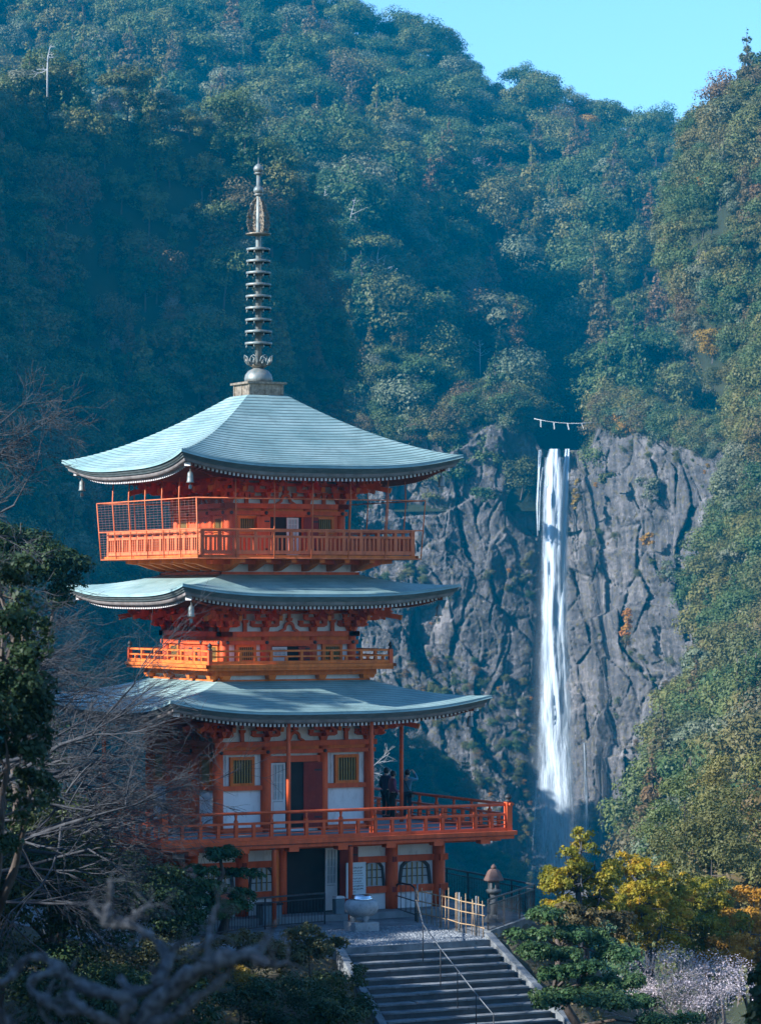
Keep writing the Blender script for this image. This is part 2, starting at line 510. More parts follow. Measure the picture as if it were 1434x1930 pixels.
D -= 4.5 * np.exp(-((X - 43.5) / 6.5) ** 2)
D += 2.2 * np.clip((Z - 30) / 3, 0, 1) * np.clip((34 - X) / 6, 0, 1)                              # the bulge left of the fall
nf = np.exp(-((X - 42) / 13) ** 4)
nl = np.clip((X - 12) / 20, 0, 1) * (X < 43)
D = D * (1 - .45 * nl) - 2.0 * nl
D = D * (1 - nf) + nf * np.minimum(D - 1.5, -1.0 + .35 * D)
D *= np.clip((1.0 - v) * 30 + 0.45, 0, 1)
Yc = np.broadcast_to(Yb[None], Z.shape) - D
Gc = np.stack([X * Yc / Yb[None], Yc, Z], -1)
lip = [Gc[-1] + np.stack([np.zeros(nc), np.full(nc, q), q * .16 * (1 - np.exp(-((pc - 1062) / 58) ** 8)) - q * .1 * np.exp(-((pc - 1062) / 58) ** 8)], -1) for q in (2, 6, 14, 26)]
CLIFF = np.concatenate([Gc, np.array(lip)], 0)
tag(link('cliff', np_mesh('cliff', CLIFF.reshape(-1, 3), grid_faces(*CLIFF.shape[:2]), M['rock'], False)), kind='structure')
# ------------------------------------------------------------------ water
def water_material():
    m, nt, b = new_mat('falling_water')
    uv = nt.nodes.new('ShaderNodeUVMap')
    mp = nt.nodes.new('ShaderNodeMapping')
    mp.inputs['Scale'].default_value = (8, 4.0, 1)
    nt.links.new(uv.outputs[0], mp.inputs[0])
    n = noise_node(nt, 1.0, 7, 0.68, mp.outputs[0], 0.5)
    mp2 = nt.nodes.new('ShaderNodeMapping')
    mp2.inputs['Scale'].default_value = (34, 9.0, 1)
    nt.links.new(uv.outputs[0], mp2.inputs[0])
    n2 = noise_node(nt, 1.0, 5, 0.6, mp2.outputs[0], 0.3)
    sx = nt.nodes.new('ShaderNodeSeparateXYZ')
    nt.links.new(uv.outputs[0], sx.inputs[0])
    def math_(op, a, b_=None, c=None):
        q = nt.nodes.new('ShaderNodeMath'); q.operation = op
        for i, t in enumerate((a, b_, c)):
            if t is None: continue
            if hasattr(t, 'is_linked'): nt.links.new(t, q.inputs[i])
            else: q.inputs[i].default_value = t
        return q.outputs[0]
    e = math_('MULTIPLY', math_('MULTIPLY', sx.outputs[0], math_('SUBTRACT', 1.0, sx.outputs[0])), 4.0)      # 0 at the edges of a strand
    th = nt.nodes.new('ShaderNodeAttribute'); th.attribute_name = 'thickness'
    a = math_('ADD', math_('MULTIPLY', e, 0.9), math_('MULTIPLY', math_('SUBTRACT', n.outputs[0], 0.5), 2.4))
    a = math_('ADD', a, math_('MULTIPLY', math_('SUBTRACT', n2.outputs[0], 0.5), 2.0))
    a = math_('ADD', a, math_('SUBTRACT', th.outputs['Fac'], 0.9))
    q = nt.nodes.new('ShaderNodeClamp')
    nt.links.new(math_('MULTIPLY', a, math_('MINIMUM', math_('MULTIPLY', e, 1.3), 0.94)), q.inputs[0])
    nt.links.new(q.outputs[0], b.inputs['Alpha'])
    b.inputs['Base Color'].default_value = (0.56, 0.63, 0.68, 1)
    b.inputs['Roughness'].default_value = 0.7
    b.inputs['Specular IOR Level'].default_value = 0.2
    nt.links.new(bump(nt, n.outputs[0], 0.8, 0.6), b.inputs['Normal'])
    return m
M['water'] = water_material()
def mist_material():
    m, nt, b = new_mat('spray_mist')
    uv = nt.nodes.new('ShaderNodeUVMap')
    mp = nt.nodes.new('ShaderNodeMapping'); mp.inputs['Scale'].default_value = (3, 5, 1)
    nt.links.new(uv.outputs[0], mp.inputs[0])
    n = noise_node(nt, 1.0, 3, 0.5, mp.outputs[0], 0.6)
    th = nt.nodes.new('ShaderNodeAttribute'); th.attribute_name = 'thickness'
    sx = nt.nodes.new('ShaderNodeSeparateXYZ'); nt.links.new(uv.outputs[0], sx.inputs[0])
    r = ramp(nt, [(0.0, (0, 0, 0)), (0.5, (1, 1, 1)), (1.0, (0, 0, 0))]); r.color_ramp.interpolation = 'EASE'
    nt.links.new(sx.outputs[0], r.inputs[0])
    def mul(a, b_):
        q = nt.nodes.new('ShaderNodeMath'); q.operation = 'MULTIPLY'
        nt.links.new(a, q.inputs[0]); nt.links.new(b_, q.inputs[1])
        return q.outputs[0]
    nt.links.new(mul(mul(r.outputs[0], n.outputs[0]), th.outputs['Fac']), b.inputs['Alpha'])
    b.inputs['Base Color'].default_value = (0.85, 0.88, 0.90, 1)
    b.inputs['Roughness'].default_value = 1.0
    b.inputs['Specular IOR Level'].default_value = 0.0
    return m
M['mist'] = mist_material()

def strand(path, parent, nu=13, nv=90, bulge=1.2, off=0.0, mat='water'):
    """one curtain of falling water; path rows: py, px left, px right, distance, thickness"""
    P = np.array(path, float)
    py = np.linspace(P[0, 0], P[-1, 0], nv)
    L, Rr, Yd, T = [ip(py, P[:, 0], P[:, k]) for k in (1, 2, 3, 4)]
    u = np.linspace(0, 1, nu)
    px = L[:, None] + (Rr - L)[:, None] * u[None]
    rough = fbm(u[None] * 7 + off, py[:, None] * .012, off, 3)
    Y = Yd[:, None] - bulge * np.sin(np.pi * u)[None] * (0.5 + 0.5 * rough) + off
    V = np.stack([(px - CX) / F * Y, Y, CH + (EY - py)[:, None] / F * Y], -1)
    uv = np.stack(np.broadcast_arrays(u[None] * 1.0, py[:, None] * .004 * 1.0), -1).reshape(-1, 2)
    me = np_mesh('strand', V.reshape(-1, 3), grid_faces(nv, nu)[:, ::-1], M[mat], True, uv=uv)
    at = me.attributes.new('thickness', 'FLOAT', 'POINT')
    at.data.foreach_set('value', np.repeat(T, nu).astype(np.float32))
    return link('strand', me, parent)
fall = empty('waterfall', W(1050, 1640, 748))
tag(fall, 'tall white waterfall dropping down the dark cliff face', 'waterfall', kind='thing')
loc0 = np.array(fall.location)
strands = []
for off, path in (
    (0.0, [(846, 1034, 1056, 754, 1.5), (870, 1027, 1058, 752, 1.6), (930, 1022, 1060, 749, 1.5), (1050, 1020, 1058, 747, 1.4), (1250, 1017, 1060, 745, 1.15), (1450, 1011, 1080, 743, 1.2), (1580, 1002, 1098, 742, 1.0), (1690, 1000, 1108, 741, 0.3)]),
    (0.9, [(846, 1064, 1074, 755, 1.5), (900, 1058, 1074, 751, 1.3), (1000, 1048, 1072, 749, 1.15), (1200, 1040, 1071, 747, 1.0), (1400, 1036, 1082, 746, .8), (1580, 1030, 1098, 744, .8), (1680, 1030, 1104, 743, .1)]),
    (1.8, [(862, 1024, 1064, 755, .9), (960, 1018, 1072, 752, .8), (1200, 1012, 1078, 749, .7), (1450, 1008, 1092, 747, .6), (1660, 998, 1110, 746, 0)]),
    (2.6, [(848, 1014, 1021, 755, 1.3), (905, 1012, 1018, 754, 1.2), (950, 1009, 1016, 754, 1.0), (1010, 1011, 1015, 754, .4)]),
    (3.0, [(880, 1021, 1027, 755, .9), (910, 1016, 1022, 755, .9), (1000, 1013, 1018, 755, .6)]),
    (1.2, [(1400, 1097, 1104, 750, .7), (1480, 1100, 1108, 750, .9), (1530, 1099, 1112, 750, .7), (1640, 1097, 1116, 750, .3)]),
    (4.1, [(980, 1008, 1084, 749, 0), (1150, 1000, 1092, 746, .30), (1400, 992, 1104, 744, .5), (1540, 980, 1120, 740, .7), (1620, 972, 1130, 738, .5), (1690, 965, 1140, 737, 0)]),
    (4.6, [(1420, 990, 1090, 746, 0), (1540, 982, 1105, 740, .5), (1610, 975, 1120, 738, .5), (1690, 970, 1125, 736, 0)]),
    (1.5, [(1470, 1009, 1014, 749, .6), (1560, 1003, 1009, 749, .5), (1640, 1000, 1006, 749, .1)]),
):
    s_ = strand(path, None, off=off, mat='mist' if off > 4 else 'water', bulge=.4 if off > 4 else 1.2)
    if off > 4: s_.name = 'spray'
    s_.parent = fall
    s_.matrix_parent_inverse.identity()
    s_.location = tuple(-loc0)

# ------------------------------------------------------------------ tree builders
def leaf_quads(P, N, size, rs, aspect=0.65, jitter=0.35):
    """a small leaf spray (one quad) at each point P, facing about N"""
    n = len(P)
    N = N / (np.linalg.norm(N, axis=1, keepdims=True) + 1e-9)
    a = rs.normal(size=(n, 3))
    t = a - N * (a * N).sum(1, keepdims=True)
    t /= np.linalg.norm(t, axis=1, keepdims=True) + 1e-9
    b = np.cross(N, t)
    s = size * (1 + jitter * rs.normal(size=(n, 1))).clip(0.35, 2.0)
    t, b = t * s, b * s * aspect
    V = np.stack([P - t, P - b * 0.9 + N * s * .12, P + t, P + b * 0.9 - N * s * .12], 1)
    return V.reshape(-1, 3), np.arange(4 * n).reshape(n, 4)

def crown(lobes, n, size, rs, fill=(0.72, 1.06), up=0.35, wild=0.32, flat=None, droop=0.0, sub=0.50):
    """leaf sprays over the outer part of a set of uneven lobes (cx,cy,cz,rx,ry,rz)"""
    L = np.array(lobes, float)
    wgt = (L[:, 3] * L[:, 4] + L[:, 3] * L[:, 5]) ; wgt /= wgt.sum()
    k = rs.choice(len(L), n, p=wgt)
    d = rs.normal(size=(n, 3)); d /= np.linalg.norm(d, axis=1, keepdims=True)
    d[:, 2] = np.where(d[:, 2] < -0.35, -d[:, 2], d[:, 2])
    bump_ = 1 + 0.22 * fbm(d[:, 0] * 2.2 + k * 3.1, d[:, 1] * 2.2, d[:, 2] * 2.2, 3)
    r = rs.uniform(*fill, size=n) * bump_
    P = L[k, :3] + d * L[k, 3:] * r[:, None]
    if sub:
        # each lobe is itself a heap of tufts: pull the sprays towards scattered tuft centres
        T = 10
        td = rs.normal(size=(len(L), T, 3)); td /= np.linalg.norm(td, axis=2, keepdims=True)
        td[..., 2] = np.where(td[..., 2] < -.5, -td[..., 2], td[..., 2])
        j = np.argmax((td[k] * d[:, None, :]).sum(2) + .22 * rs.normal(size=(n, T)), 1)
        c = td[k, j]
        dev = rs.normal(size=(n, 3)); dev /= np.linalg.norm(dev, axis=1, keepdims=True)
        P = L[k, :3] + c * L[k, 3:] * .80 + dev * (L[k, 3:].mean(1) * sub * rs.uniform(.55, 1.0, n))[:, None] * np.array((1.15, 1.15, .8))
        d = c * .45 + dev
    keep = vnoise(P[:, 0] * 0.9 + 3, P[:, 1] * 0.9, P[:, 2] * 0.9) > -0.62             # holes
    P, d = P[keep], d[keep]
    N = d + np.array((0, 0, up)) + wild * rs.normal(size=d.shape)
    if flat is not None: N = N * np.array((flat, flat, 1.0))
    P[:, 2] -= droop * rs.random(len(P)) ** 2
    return leaf_quads(P, N, size, rs)

def limb_tree(height, r0, rs, nl=5, lean=0.1, spread=0.5, top=0.75, n=5, base=0.35):
    """a tapered trunk with limbs"""
    mb = MB()
    lx, ly = rs.normal() * lean, rs.normal() * lean
    pts = [np.array((lx * t ** 1.5 * height * .4 + .06 * height * .2 * math.sin(5 * t), ly * t * height * .4, t * height * top)) for t in np.linspace(0, 1, 7)]
    mb.tube(pts, [r0 * (1 - .8 * t) for t in np.linspace(0, 1, 7)], n)
    ends = [pts[-1]]
    for i in range(nl):
        t = base + (0.95 - base) * i / max(nl - 1, 1)
        p = pts[int(t * 6)]
        a = i * 2.4 + rs.random()
        L = height * spread * (1.1 - t * .6) * (0.8 + .4 * rs.random())
        q = p + np.array((math.cos(a) * L, math.sin(a) * L, L * .55))
        m_ = (p + q) / 2 + np.array((0, 0, -L * .06))
        mb.tube([p, m_, q], [r0 * .42 * (1 - .5 * t), r0 * .3 * (1 - .5 * t), r0 * .1], max(n - 1, 3))
        ends.append(q)
    return mb, ends

def lobes_round(rs, H, Wd, n, z0=0.24, size=(0.26, 0.42)):
    out = []
    for i in range(n):
        a = i * 2.4 + rs.random()
        rad = Wd * .5 * math.sqrt((i + .3) / n) * .72
        zz = H * (z0 + (1 - z0) * (0.82 - 0.55 * (rad / (Wd * .5)) ** 2) + .06 * rs.normal())
        if i % 3 == 1: zz = H * (z0 + .30 * rs.random()); rad *= .85
        s = Wd * rs.uniform(*size)
        out.append((rad * math.cos(a), rad * math.sin(a), zz, s, s, s * rs.uniform(.55, .8)))
    return out

def lobes_cone(rs, H, Wd, tiers, per, z0=0.18, th=0.05):
    out = []
    for i in range(tiers):
        t = i / (tiers - 1)
        z = H * (z0 + (1 - z0) * t)
        r = Wd * .5 * (1 - t) ** 0.8 + .03 * Wd
        m_ = max(1, int(per * (1 - t * .75)))
        for k in range(m_):
            a = k * 2 * math.pi / m_ + rs.random() + i
            rr = r * rs.uniform(.45, .75)
            out.append((rr * math.cos(a), rr * math.sin(a), z + rs.normal() * H * .015, r * .55, r * .55, H * th * rs.uniform(.8, 1.5)))
    return out

PROTO = {}
def proto(key, kind, mat, seed, H=10.0, Wd=9.0, n=2600, size=0.30, **k):
    rs = np.random.default_rng(seed)
    if kind == 'round':
        tb, ends = limb_tree(H, H * .022, rs, 5, .12, .32)
        V, Fq = crown(lobes_round(rs, H, Wd, k.get('lobes', 13)), n, size, rs)
    elif kind == 'tier':
        tb, ends = limb_tree(H, H * .020, rs, 6, .1, .30)
        V, Fq = crown([(x * 1.1, y * 1.1, z, a * 1.1, b * 1.1, c * .42) for x, y, z, a, b, c in lobes_round(rs, H, Wd, 17, .25, (.2, .34))], n, size, rs, up=0.9)
    elif kind == 'cone':
        tb, ends = limb_tree(H, H * .018, rs, 3, .03, .12, .97)
        V, Fq = crown(lobes_cone(rs, H, Wd, k.get('tiers', 9), 6), n, size, rs, up=.25, droop=.35)
    elif kind == 'bare':
        tb, ends = limb_tree(H, H * .02, rs, 9, .12, .36)
        mb = MB()
        for e in ends:
            for q in range(16):
                d = rs.normal(size=3); d[2] = abs(d[2]) + .2
                d /= np.linalg.norm(d)
                L = H * rs.uniform(.1, .22)
                p = e - (e - np.array((0, 0, H * .5))) * rs.uniform(0, .5)
                m_ = p + d * L * .55 + rs.normal(size=3) * L * .08
                mb.tube([p, m_, p + d * L + np.array((0, 0, -L * .1))], [.05, .035, .015], 3, False)
                for _ in range(2):
                    dd = d + rs.normal(size=3) * .6
                    mb.tube([m_, m_ + dd * L * .5], [.025, .012], 3, False)
        V, Fq = np.array(mb.v), np.array([f for f in mb.f if len(f) == 4])
    trunk = tb.mesh(key + '_trunk', M['bark_pale'] if kind == 'bare' else M['bark'])
    cr = np_mesh(key + '_crown', V, Fq, mat)
    tv = np.array([v.co[:] for v in trunk.vertices]); tf = np.array([f for f in tb.f if len(f) == 4])
    both = np_mesh(key, np.concatenate([tv, V]), np.concatenate([tf, Fq + len(tv)]), [trunk.materials[0], mat], mi=[0] * len(tf) + [1] * len(Fq))
    PROTO[key] = (trunk, cr, both, H)

proto('broadleaf_a', 'round', M['leaf'], 1, 9, 9.5, 6840, 0.210)
proto('broadleaf_b', 'round', M['leaf'], 2, 10, 8.0, 6460, 0.210, lobes=11)
proto('broadleaf_c', 'round', M['leaf_olive'], 3, 9, 9.0, 6840, 0.196, lobes=16)
proto('broadleaf_d', 'round', M['leaf_pale'], 4, 8.5, 9.0, 6460, 0.210)
proto('broadleaf_e', 'round', M['leaf_brown'], 5, 9, 8.5, 6080, 0.196)
proto('broadleaf_f', 'round', M['leaf_gold'], 6, 7, 5.5, 3420, 0.182)
proto('tier_a', 'tier', M['leaf'], 7, 11, 10, 7220, 0.210)
proto('tier_b', 'tier', M['leaf_olive'], 8, 10, 9, 6460, 0.210)
proto('cedar_a', 'cone', M['leaf_brown'], 9, 15, 5.2, 7980, 0.196, tiers=11)
proto('cedar_b', 'cone', M['leaf'], 10, 16, 5.2, 7980, 0.196, tiers=12)
proto('broadleaf_g', 'round', M['leaf'], 21, 11, 11.0, 8200, .21, lobes=8)
proto('broadleaf_h', 'round', M['leaf_pale'], 22, 9, 7.0, 5200, .20, lobes=7)
proto('cedar_c', 'cone', M['leaf_olive'], 23, 16, 6.0, 8000, .20, tiers=8)
proto('bare_a', 'bare', M['twig_grey'], 11, 8.5, 7)
KEYS = list(PROTO)

# ------------------------------------------------------------------ where the trees stand
def scatter(G, step, seed, rows=None):
    """jittered spots about step metres apart on a sheet of points"""
    rs = np.random.default_rng(seed)
    g = G if rows is None else G[rows[0]:rows[1]]
    P = g[:-1, :-1]; du = g[:-1, 1:] - P; dv = g[1:, :-1] - P
    A = np.linalg.norm(np.cross(du, dv), axis=-1)
    cnt = rs.poisson(A / step ** 2)
    i, j = np.nonzero(cnt)
    reps = cnt[i, j]
    i, j = np.repeat(i, reps), np.repeat(j, reps)
    a, b = rs.random((len(i), 1)), rs.random((len(i), 1))
    Q = P[i, j] + du[i, j] * a + dv[i, j] * b
    order = rs.permutation(len(Q))
    keep, cells = [], {}
    md = step * .62
    for t in order:
        c = tuple((Q[t] // md).astype(int))
        if any((c[0] + x, c[1] + y, c[2] + z) in cells and np.linalg.norm(Q[cells[(c[0] + x, c[1] + y, c[2] + z)]] - Q[t]) < md for x in (-1, 0, 1) for y in (-1, 0, 1) for z in (-1, 0, 1)): continue
        cells[c] = t
        keep.append(t)
    return Q[keep]

def pix(Q):
    return CX + F * Q[:, 0] / Q[:, 1], EY - F * (Q[:, 2] - CH) / Q[:, 1]

SPOTS = []      # (x, y, z, key, scale, rot, region)
def plant(Q, region, mixk, sc, seed, margin=120):
    rs = np.random.default_rng(seed)
    px, py = pix(Q)
    ks, ps = list(mixk), np.array([mixk[k] for k in mixk], float)
    ps /= ps.sum()
    for q, x, y in zip(Q, px, py):
        if x < -margin or x > 1434 + margin or y < -60 or y > 2050: continue
        kk = ks[rs.choice(len(ks), p=ps)]
        if q[1] > 1030 and region == 'far' and (kk.startswith('cedar') or kk.startswith('bare')): kk = 'broadleaf_a'      # the crest is a smooth broadleaf canopy
        SPOTS.append((q[0], q[1], q[2] - .3, kk, (.8 if q[1] > 1030 else 1.0) * (sc[0] + (sc[1] - sc[0]) * rs.random() ** 1.5), rs.random() * 6.28, region))
Qf = scatter(FAR, 7.6, 1, (0, 125))
x_, y_ = pix(Qf)
ravine = (np.abs(Qf[:, 0] - ip(Qf[:, 1], [740, 790, 860, 950], [43, 47, 38, 10])) < 7.5) & (Qf[:, 1] < 840)
plant(Qf[~ravine], 'far', dict(broadleaf_g=1.6, broadleaf_h=1.0, cedar_c=1.6, broadleaf_a=3, broadleaf_b=3, broadleaf_c=2.0, broadleaf_d=2.2, broadleaf_e=1, tier_a=2.2, tier_b=1.3, cedar_b=3.6, cedar_a=3.0, broadleaf_f=.14, bare_a=.6), (.75, 1.95), 2)
Qh = scatter(FAR, 4.6, 17, (0, 60))
hx, hy = pix(Qh)
plant(Qh[(hx > 540) & (hx < 880) & (Qh[:, 1] < 850)], 'far', dict(broadleaf_a=2, broadleaf_c=2, broadleaf_d=1.2, broadleaf_e=1.2, broadleaf_f=.3, cedar_a=1, tier_b=.8, bare_a=.4), (.45, .95), 18)
Qs = scatter(SPUR, 4.3, 3, (10, 102))
x_, y_ = pix(Qs)
lowright = (x_ > 610) & (y_ > 1200)
plant(Qs[~lowright], 'spur', dict(broadleaf_g=1.6, broadleaf_h=1.0, cedar_c=1.6, broadleaf_a=3, broadleaf_b=2, broadleaf_c=1.5, broadleaf_d=.7, broadleaf_e=1.5, tier_a=1, tier_b=1, cedar_a=2.6, cedar_b=2.6, broadleaf_f=.16, bare_a=.4), (.55, 1.15), 4)
Qr = scatter(RIGHT, 3.3, 5, (4, 80))
plant(Qr, 'right', dict(broadleaf_g=1.2, broadleaf_h=1.0, cedar_c=.4, broadleaf_a=2.2, broadleaf_b=1.5, broadleaf_c=3.2, broadleaf_d=.9, broadleaf_e=1.7, tier_b=1.0, cedar_a=1.0, cedar_b=1.0, broadleaf_f=.35, bare_a=.35), (.45, 1.05), 6)
Qt = scatter(FOOT, 4.6, 7, (3, 40))
plant(Qt, 'foot', dict(broadleaf_g=1.6, broadleaf_h=1.0, cedar_c=1.6, broadleaf_a=3, broadleaf_b=2, broadleaf_c=2, broadleaf_e=1), (.35, .7), 8)
# bushes and small trees along the lip of the cliff and on its ledges
rs = np.random.default_rng(12)
lipq = CLIFF[-5:-1, ::1].reshape(-1, 3)
lx, ly = pix(lipq)
ok = ((lx < 1004) | (lx > 1134)) & (lx > 600) & (lx < 1380)
for q in lipq[ok][rs.choice(ok.sum(), 330, replace=False)]:
    SPOTS.append((q[0], q[1], q[2] - .5, ['broadleaf_a', 'broadleaf_c', 'broadleaf_e', 'broadleaf_d', 'broadleaf_f'][rs.choice(5, p=[.3, .3, .2, .1, .1])], rs.uniform(.25, .95), rs.random() * 6.28, 'lip'))

# tufts of growth on the ledges of the cliff
rs = np.random.default_rng(15)
cand = Gc[20:-6].reshape(-1, 3)
nz = fbm(cand[:, 0] * .05 + 9, cand[:, 2] * .06, 2.0, 3) + .35 * (cand[:, 2] < -5) + .2 * (cand[:, 0] > 55)
okc = (nz > .1) & (np.abs(cand[:, 0] - 43) > 6.5)
for q in cand[okc][rs.choice(okc.sum(), 900, replace=False)]:
    SPOTS.append((q[0], q[1] - .1, q[2] - .6, ['broadleaf_a', 'broadleaf_c', 'broadleaf_e', 'broadleaf_d', 'broadleaf_f'][rs.choice(5, p=[.3, .3, .2, .12, .08])], rs.uniform(.08, .26), rs.random() * 6.28, 'ledge'))
# the 300 that show largest stand as trees of their own, the rest of the wood as one mass
NAMES = dict(broadleaf_a='broadleaf_tree', broadleaf_b='broadleaf_tree', broadleaf_c='broadleaf_tree', broadleaf_d='broadleaf_tree', broadleaf_e='broadleaf_tree',
             broadleaf_f='broadleaf_tree', tier_a='evergreen_tree', tier_b='evergreen_tree', cedar_a='cedar_tree', cedar_b='cedar_tree', bare_a='bare_tree', broadleaf_g='broadleaf_tree', broadleaf_h='broadleaf_tree', cedar_c='cedar_tree')
LOOK = dict(broadleaf_a='green round-crowned tree', broadleaf_b='green tall-crowned tree', broadleaf_c='olive leafy tree', broadleaf_d='pale grey-green tree', broadleaf_e='brownish leafy tree',
            broadleaf_f='golden yellow small tree', tier_a='layered green evergreen', tier_b='layered olive evergreen', cedar_a='brown conical cedar', cedar_b='green conical cedar', bare_a='grey leafless tree', broadleaf_g='large green tree', broadleaf_h='small pale tree', cedar_c='olive conical cedar')
WHERE = dict(right='on the sunlit slope right of the waterfall', spur='on the shaded spur behind the pagoda', lip='at the lip of the waterfall cliff', far='on the hazy far mountain', foot='at the shaded foot of the cliff')
def rank(s):
    x, y = CX + F * s[0] / s[1], EY - F * (s[2] + 4 * s[4] - CH) / s[1]
    if not (10 < x < 1424 and 10 < y < 1500): return 0
    if s[6] in ('foot', 'far', 'ledge'): return 0
    if 130 < x < 870 and y > 740: return 0
    if s[6] == 'right' and x < 1250: return 0
    if s[6] == 'right' and y > 1450: return 0
    return PROTO[s[3]][3] * s[4] / s[1]
def place(s):
    x, y = CX + F * s[0] / s[1], EY - F * (s[2] + 4 * s[4] - CH) / s[1]
    if s[6] == 'right':
        v = 'at the top of' if y < 320 else 'high on' if y < 560 else 'midway up' if y < 800 else 'level with the waterfall head on' if y < 1000 else 'low on' if y < 1250 else 'at the foot of'
        return v + (' the right slope, at its edge' if x < 1345 else ' the right slope')
    if s[6] == 'lip':
        return 'on the cliff top ' + ('left of the waterfall' if x < 1010 else 'just right of the waterfall' if x < 1200 else 'near the right slope')
    h = 'at the far left of the shaded spur' if x < 120 else 'left of the finial on the spur' if x < 300 else 'just left of the finial' if x < 480 else 'right of the finial on the spur'
    v = 'along the crest' if y < 260 else 'above the finial tip' if y < 330 else 'level with the finial flame' if y < 450 else 'level with the finial rings' if y < 640 else 'above the top roof'
    return h + ', ' + v
SPOTS.sort(key=rank, reverse=True)
for s in SPOTS[:300]:
    tr, cr, both, H_ = PROTO[s[3]]
    e = empty(NAMES[s[3]], s[:3], s[5])
    e.scale = (s[4],) * 3
    tag(e, LOOK[s[3]] + ' ' + place(s), 'tree', 'trees ' + WHERE[s[6]])
    link('trunk', tr, e)
    link('crown', cr, e)
rest = SPOTS[300:]
pc_ = bpy.data.collections.new('tree_kinds')        # sources only, not in the scene
for k in KEYS:
    o = bpy.data.objects.new('kind_' + k, PROTO[k][2])
    pc_.objects.link(o)
names_sorted = sorted(o.name for o in pc_.objects)
me = bpy.data.meshes.new('forest')
me.vertices.add(len(rest))
me.vertices.foreach_set('co', np.array([s[:3] for s in rest], np.float32).ravel())
for nm, ty, vals in (('which', 'INT', [names_sorted.index('kind_' + s[3]) for s in rest]), ('size', 'FLOAT', [s[4] for s in rest]), ('turn', 'FLOAT', [s[5] for s in rest])):
    at = me.attributes.new(nm, ty, 'POINT')
    at.data.foreach_set('value', np.array(vals, np.int32 if ty == 'INT' else np.float32))
forest = link('forest', me)
tag(forest, 'dense mixed forest that covers the mountainsides as one mass', 'forest', kind='stuff')
ng = bpy.data.node_groups.new('forest_trees', 'GeometryNodeTree')
ng.interface.new_socket('Geometry', in_out='INPUT', socket_type='NodeSocketGeometry')
ng.interface.new_socket('Geometry', in_out='OUTPUT', socket_type='NodeSocketGeometry')
gi, go = ng.nodes.new('NodeGroupInput'), ng.nodes.new('NodeGroupOutput')
iop = ng.nodes.new('GeometryNodeInstanceOnPoints')
ci = ng.nodes.new('GeometryNodeCollectionInfo')
ci.inputs['Collection'].default_value = pc_
ci.inputs['Separate Children'].default_value = True
ci.inputs['Reset Children'].default_value = True
def attr(nm, ty):
    a = ng.nodes.new('GeometryNodeInputNamedAttribute')
    a.data_type = ty
    a.inputs['Name'].default_value = nm
    return a.outputs['Attribute']
cx_ = ng.nodes.new('ShaderNodeCombineXYZ')
ng.links.new(attr('turn', 'FLOAT'), cx_.inputs[2])
ng.links.new(gi.outputs[0], iop.inputs['Points'])
ng.links.new(ci.outputs[0], iop.inputs['Instance'])
iop.inputs['Pick Instance'].default_value = True
ng.links.new(attr('which', 'INT'), iop.inputs['Instance Index'])
ng.links.new(cx_.outputs[0], iop.inputs['Rotation'])
ng.links.new(attr('size', 'FLOAT'), iop.inputs['Scale'])
ng.links.new(iop.outputs[0], go.inputs[0])
forest.modifiers.new('trees', 'NODES').node_group = ng
print('forest trees', len(SPOTS))
# ------------------------------------------------------------------ the pagoda
TH = R_(27.5)
PC = np.array((-4.02, 105.0))
def paint(name, c, fade=(0.9, 0.45, 0.33)):
    """old lacquer: slow tone shifts, chalky worn patches, thin cracks"""
    m, nt, b = new_mat(name)
    v = coord(nt)
    n = noise_node(nt, 1.1, 5, 0.6, v)
    r = ramp(nt, [(0.3, tuple(x * .78 for x in c)), (0.7, c)])
    nt.links.new(n.outputs[0], r.inputs[0])
    n2 = noise_node(nt, 9.0, 6, 0.7, v)
    r2 = ramp(nt, [(0.60, (0, 0, 0)), (0.80, (0.5, 0.5, 0.5))])
    nt.links.new(n2.outputs[0], r2.inputs[0])
    out = mix(nt, r2.outputs[0], r.outputs[0], tuple(0.5 * a + 0.5 * q for a, q in zip(c, fade)))
    n3 = noise_node(nt, 30.0, 3, 0.6, coord(nt, (1, 1, .3)))
    r3 = ramp(nt, [(0.70, (0, 0, 0)), (0.78, (0.8, 0.8, 0.8))])
    nt.links.new(n3.outputs[0], r3.inputs[0])
    out = mix(nt, r3.outputs[0], out, (0.10, 0.05, 0.03))
    n4 = noise_node(nt, 3.0, 6, 0.7, coord(nt, (1, 1, .22)))
    r4 = ramp(nt, [(0.42, (0, 0, 0)), (0.68, (0.75, 0.75, 0.75))])
    nt.links.new(n4.outputs[0], r4.inputs[0])
    out = mix(nt, r4.outputs[0], out, tuple(x * .38 for x in c))               # grime washed down by the rain
    nt.links.new(out, b.inputs['Base Color'])
    b.inputs['Roughness'].default_value = 0.62
    b.inputs['Specular IOR Level'].default_value = 0.3
    nt.links.new(bump(nt, n2.outputs[0], 0.15, 0.01), b.inputs['Normal'])
    return m
M['red'] = paint('vermilion_paint', (0.71, 0.115, 0.027))
M['rail'] = paint('sunlit_vermilion', (0.76, 0.20, 0.07))  # strong sunlight put into the colour: a paler vermilion for the top gallery
M['orange'] = paint('orange_tone', (0.76, 0.185, 0.022))  # a yellower red for galleries, friezes and window frames
M['darkred'] = paint('door_red_paint', (0.30, 0.035, 0.022))
M['white'] = surf('plaster', (0.66, 0.66, 0.65), (0.80, 0.80, 0.79), 1.2, 0.85, (1, 1, .35), 0.1, 0.01, c3=(0.48, 0.47, 0.46), sc2=5.0)
M['lattice'] = surf('white_lattice', (0.55, 0.52, 0.50), (0.68, 0.66, 0.64), 3.0, 0.7)
M['dark'] = surf('dark_interior', (0.012, 0.012, 0.013), (0.03, 0.028, 0.026), 1.0, 0.8, bmp=0)
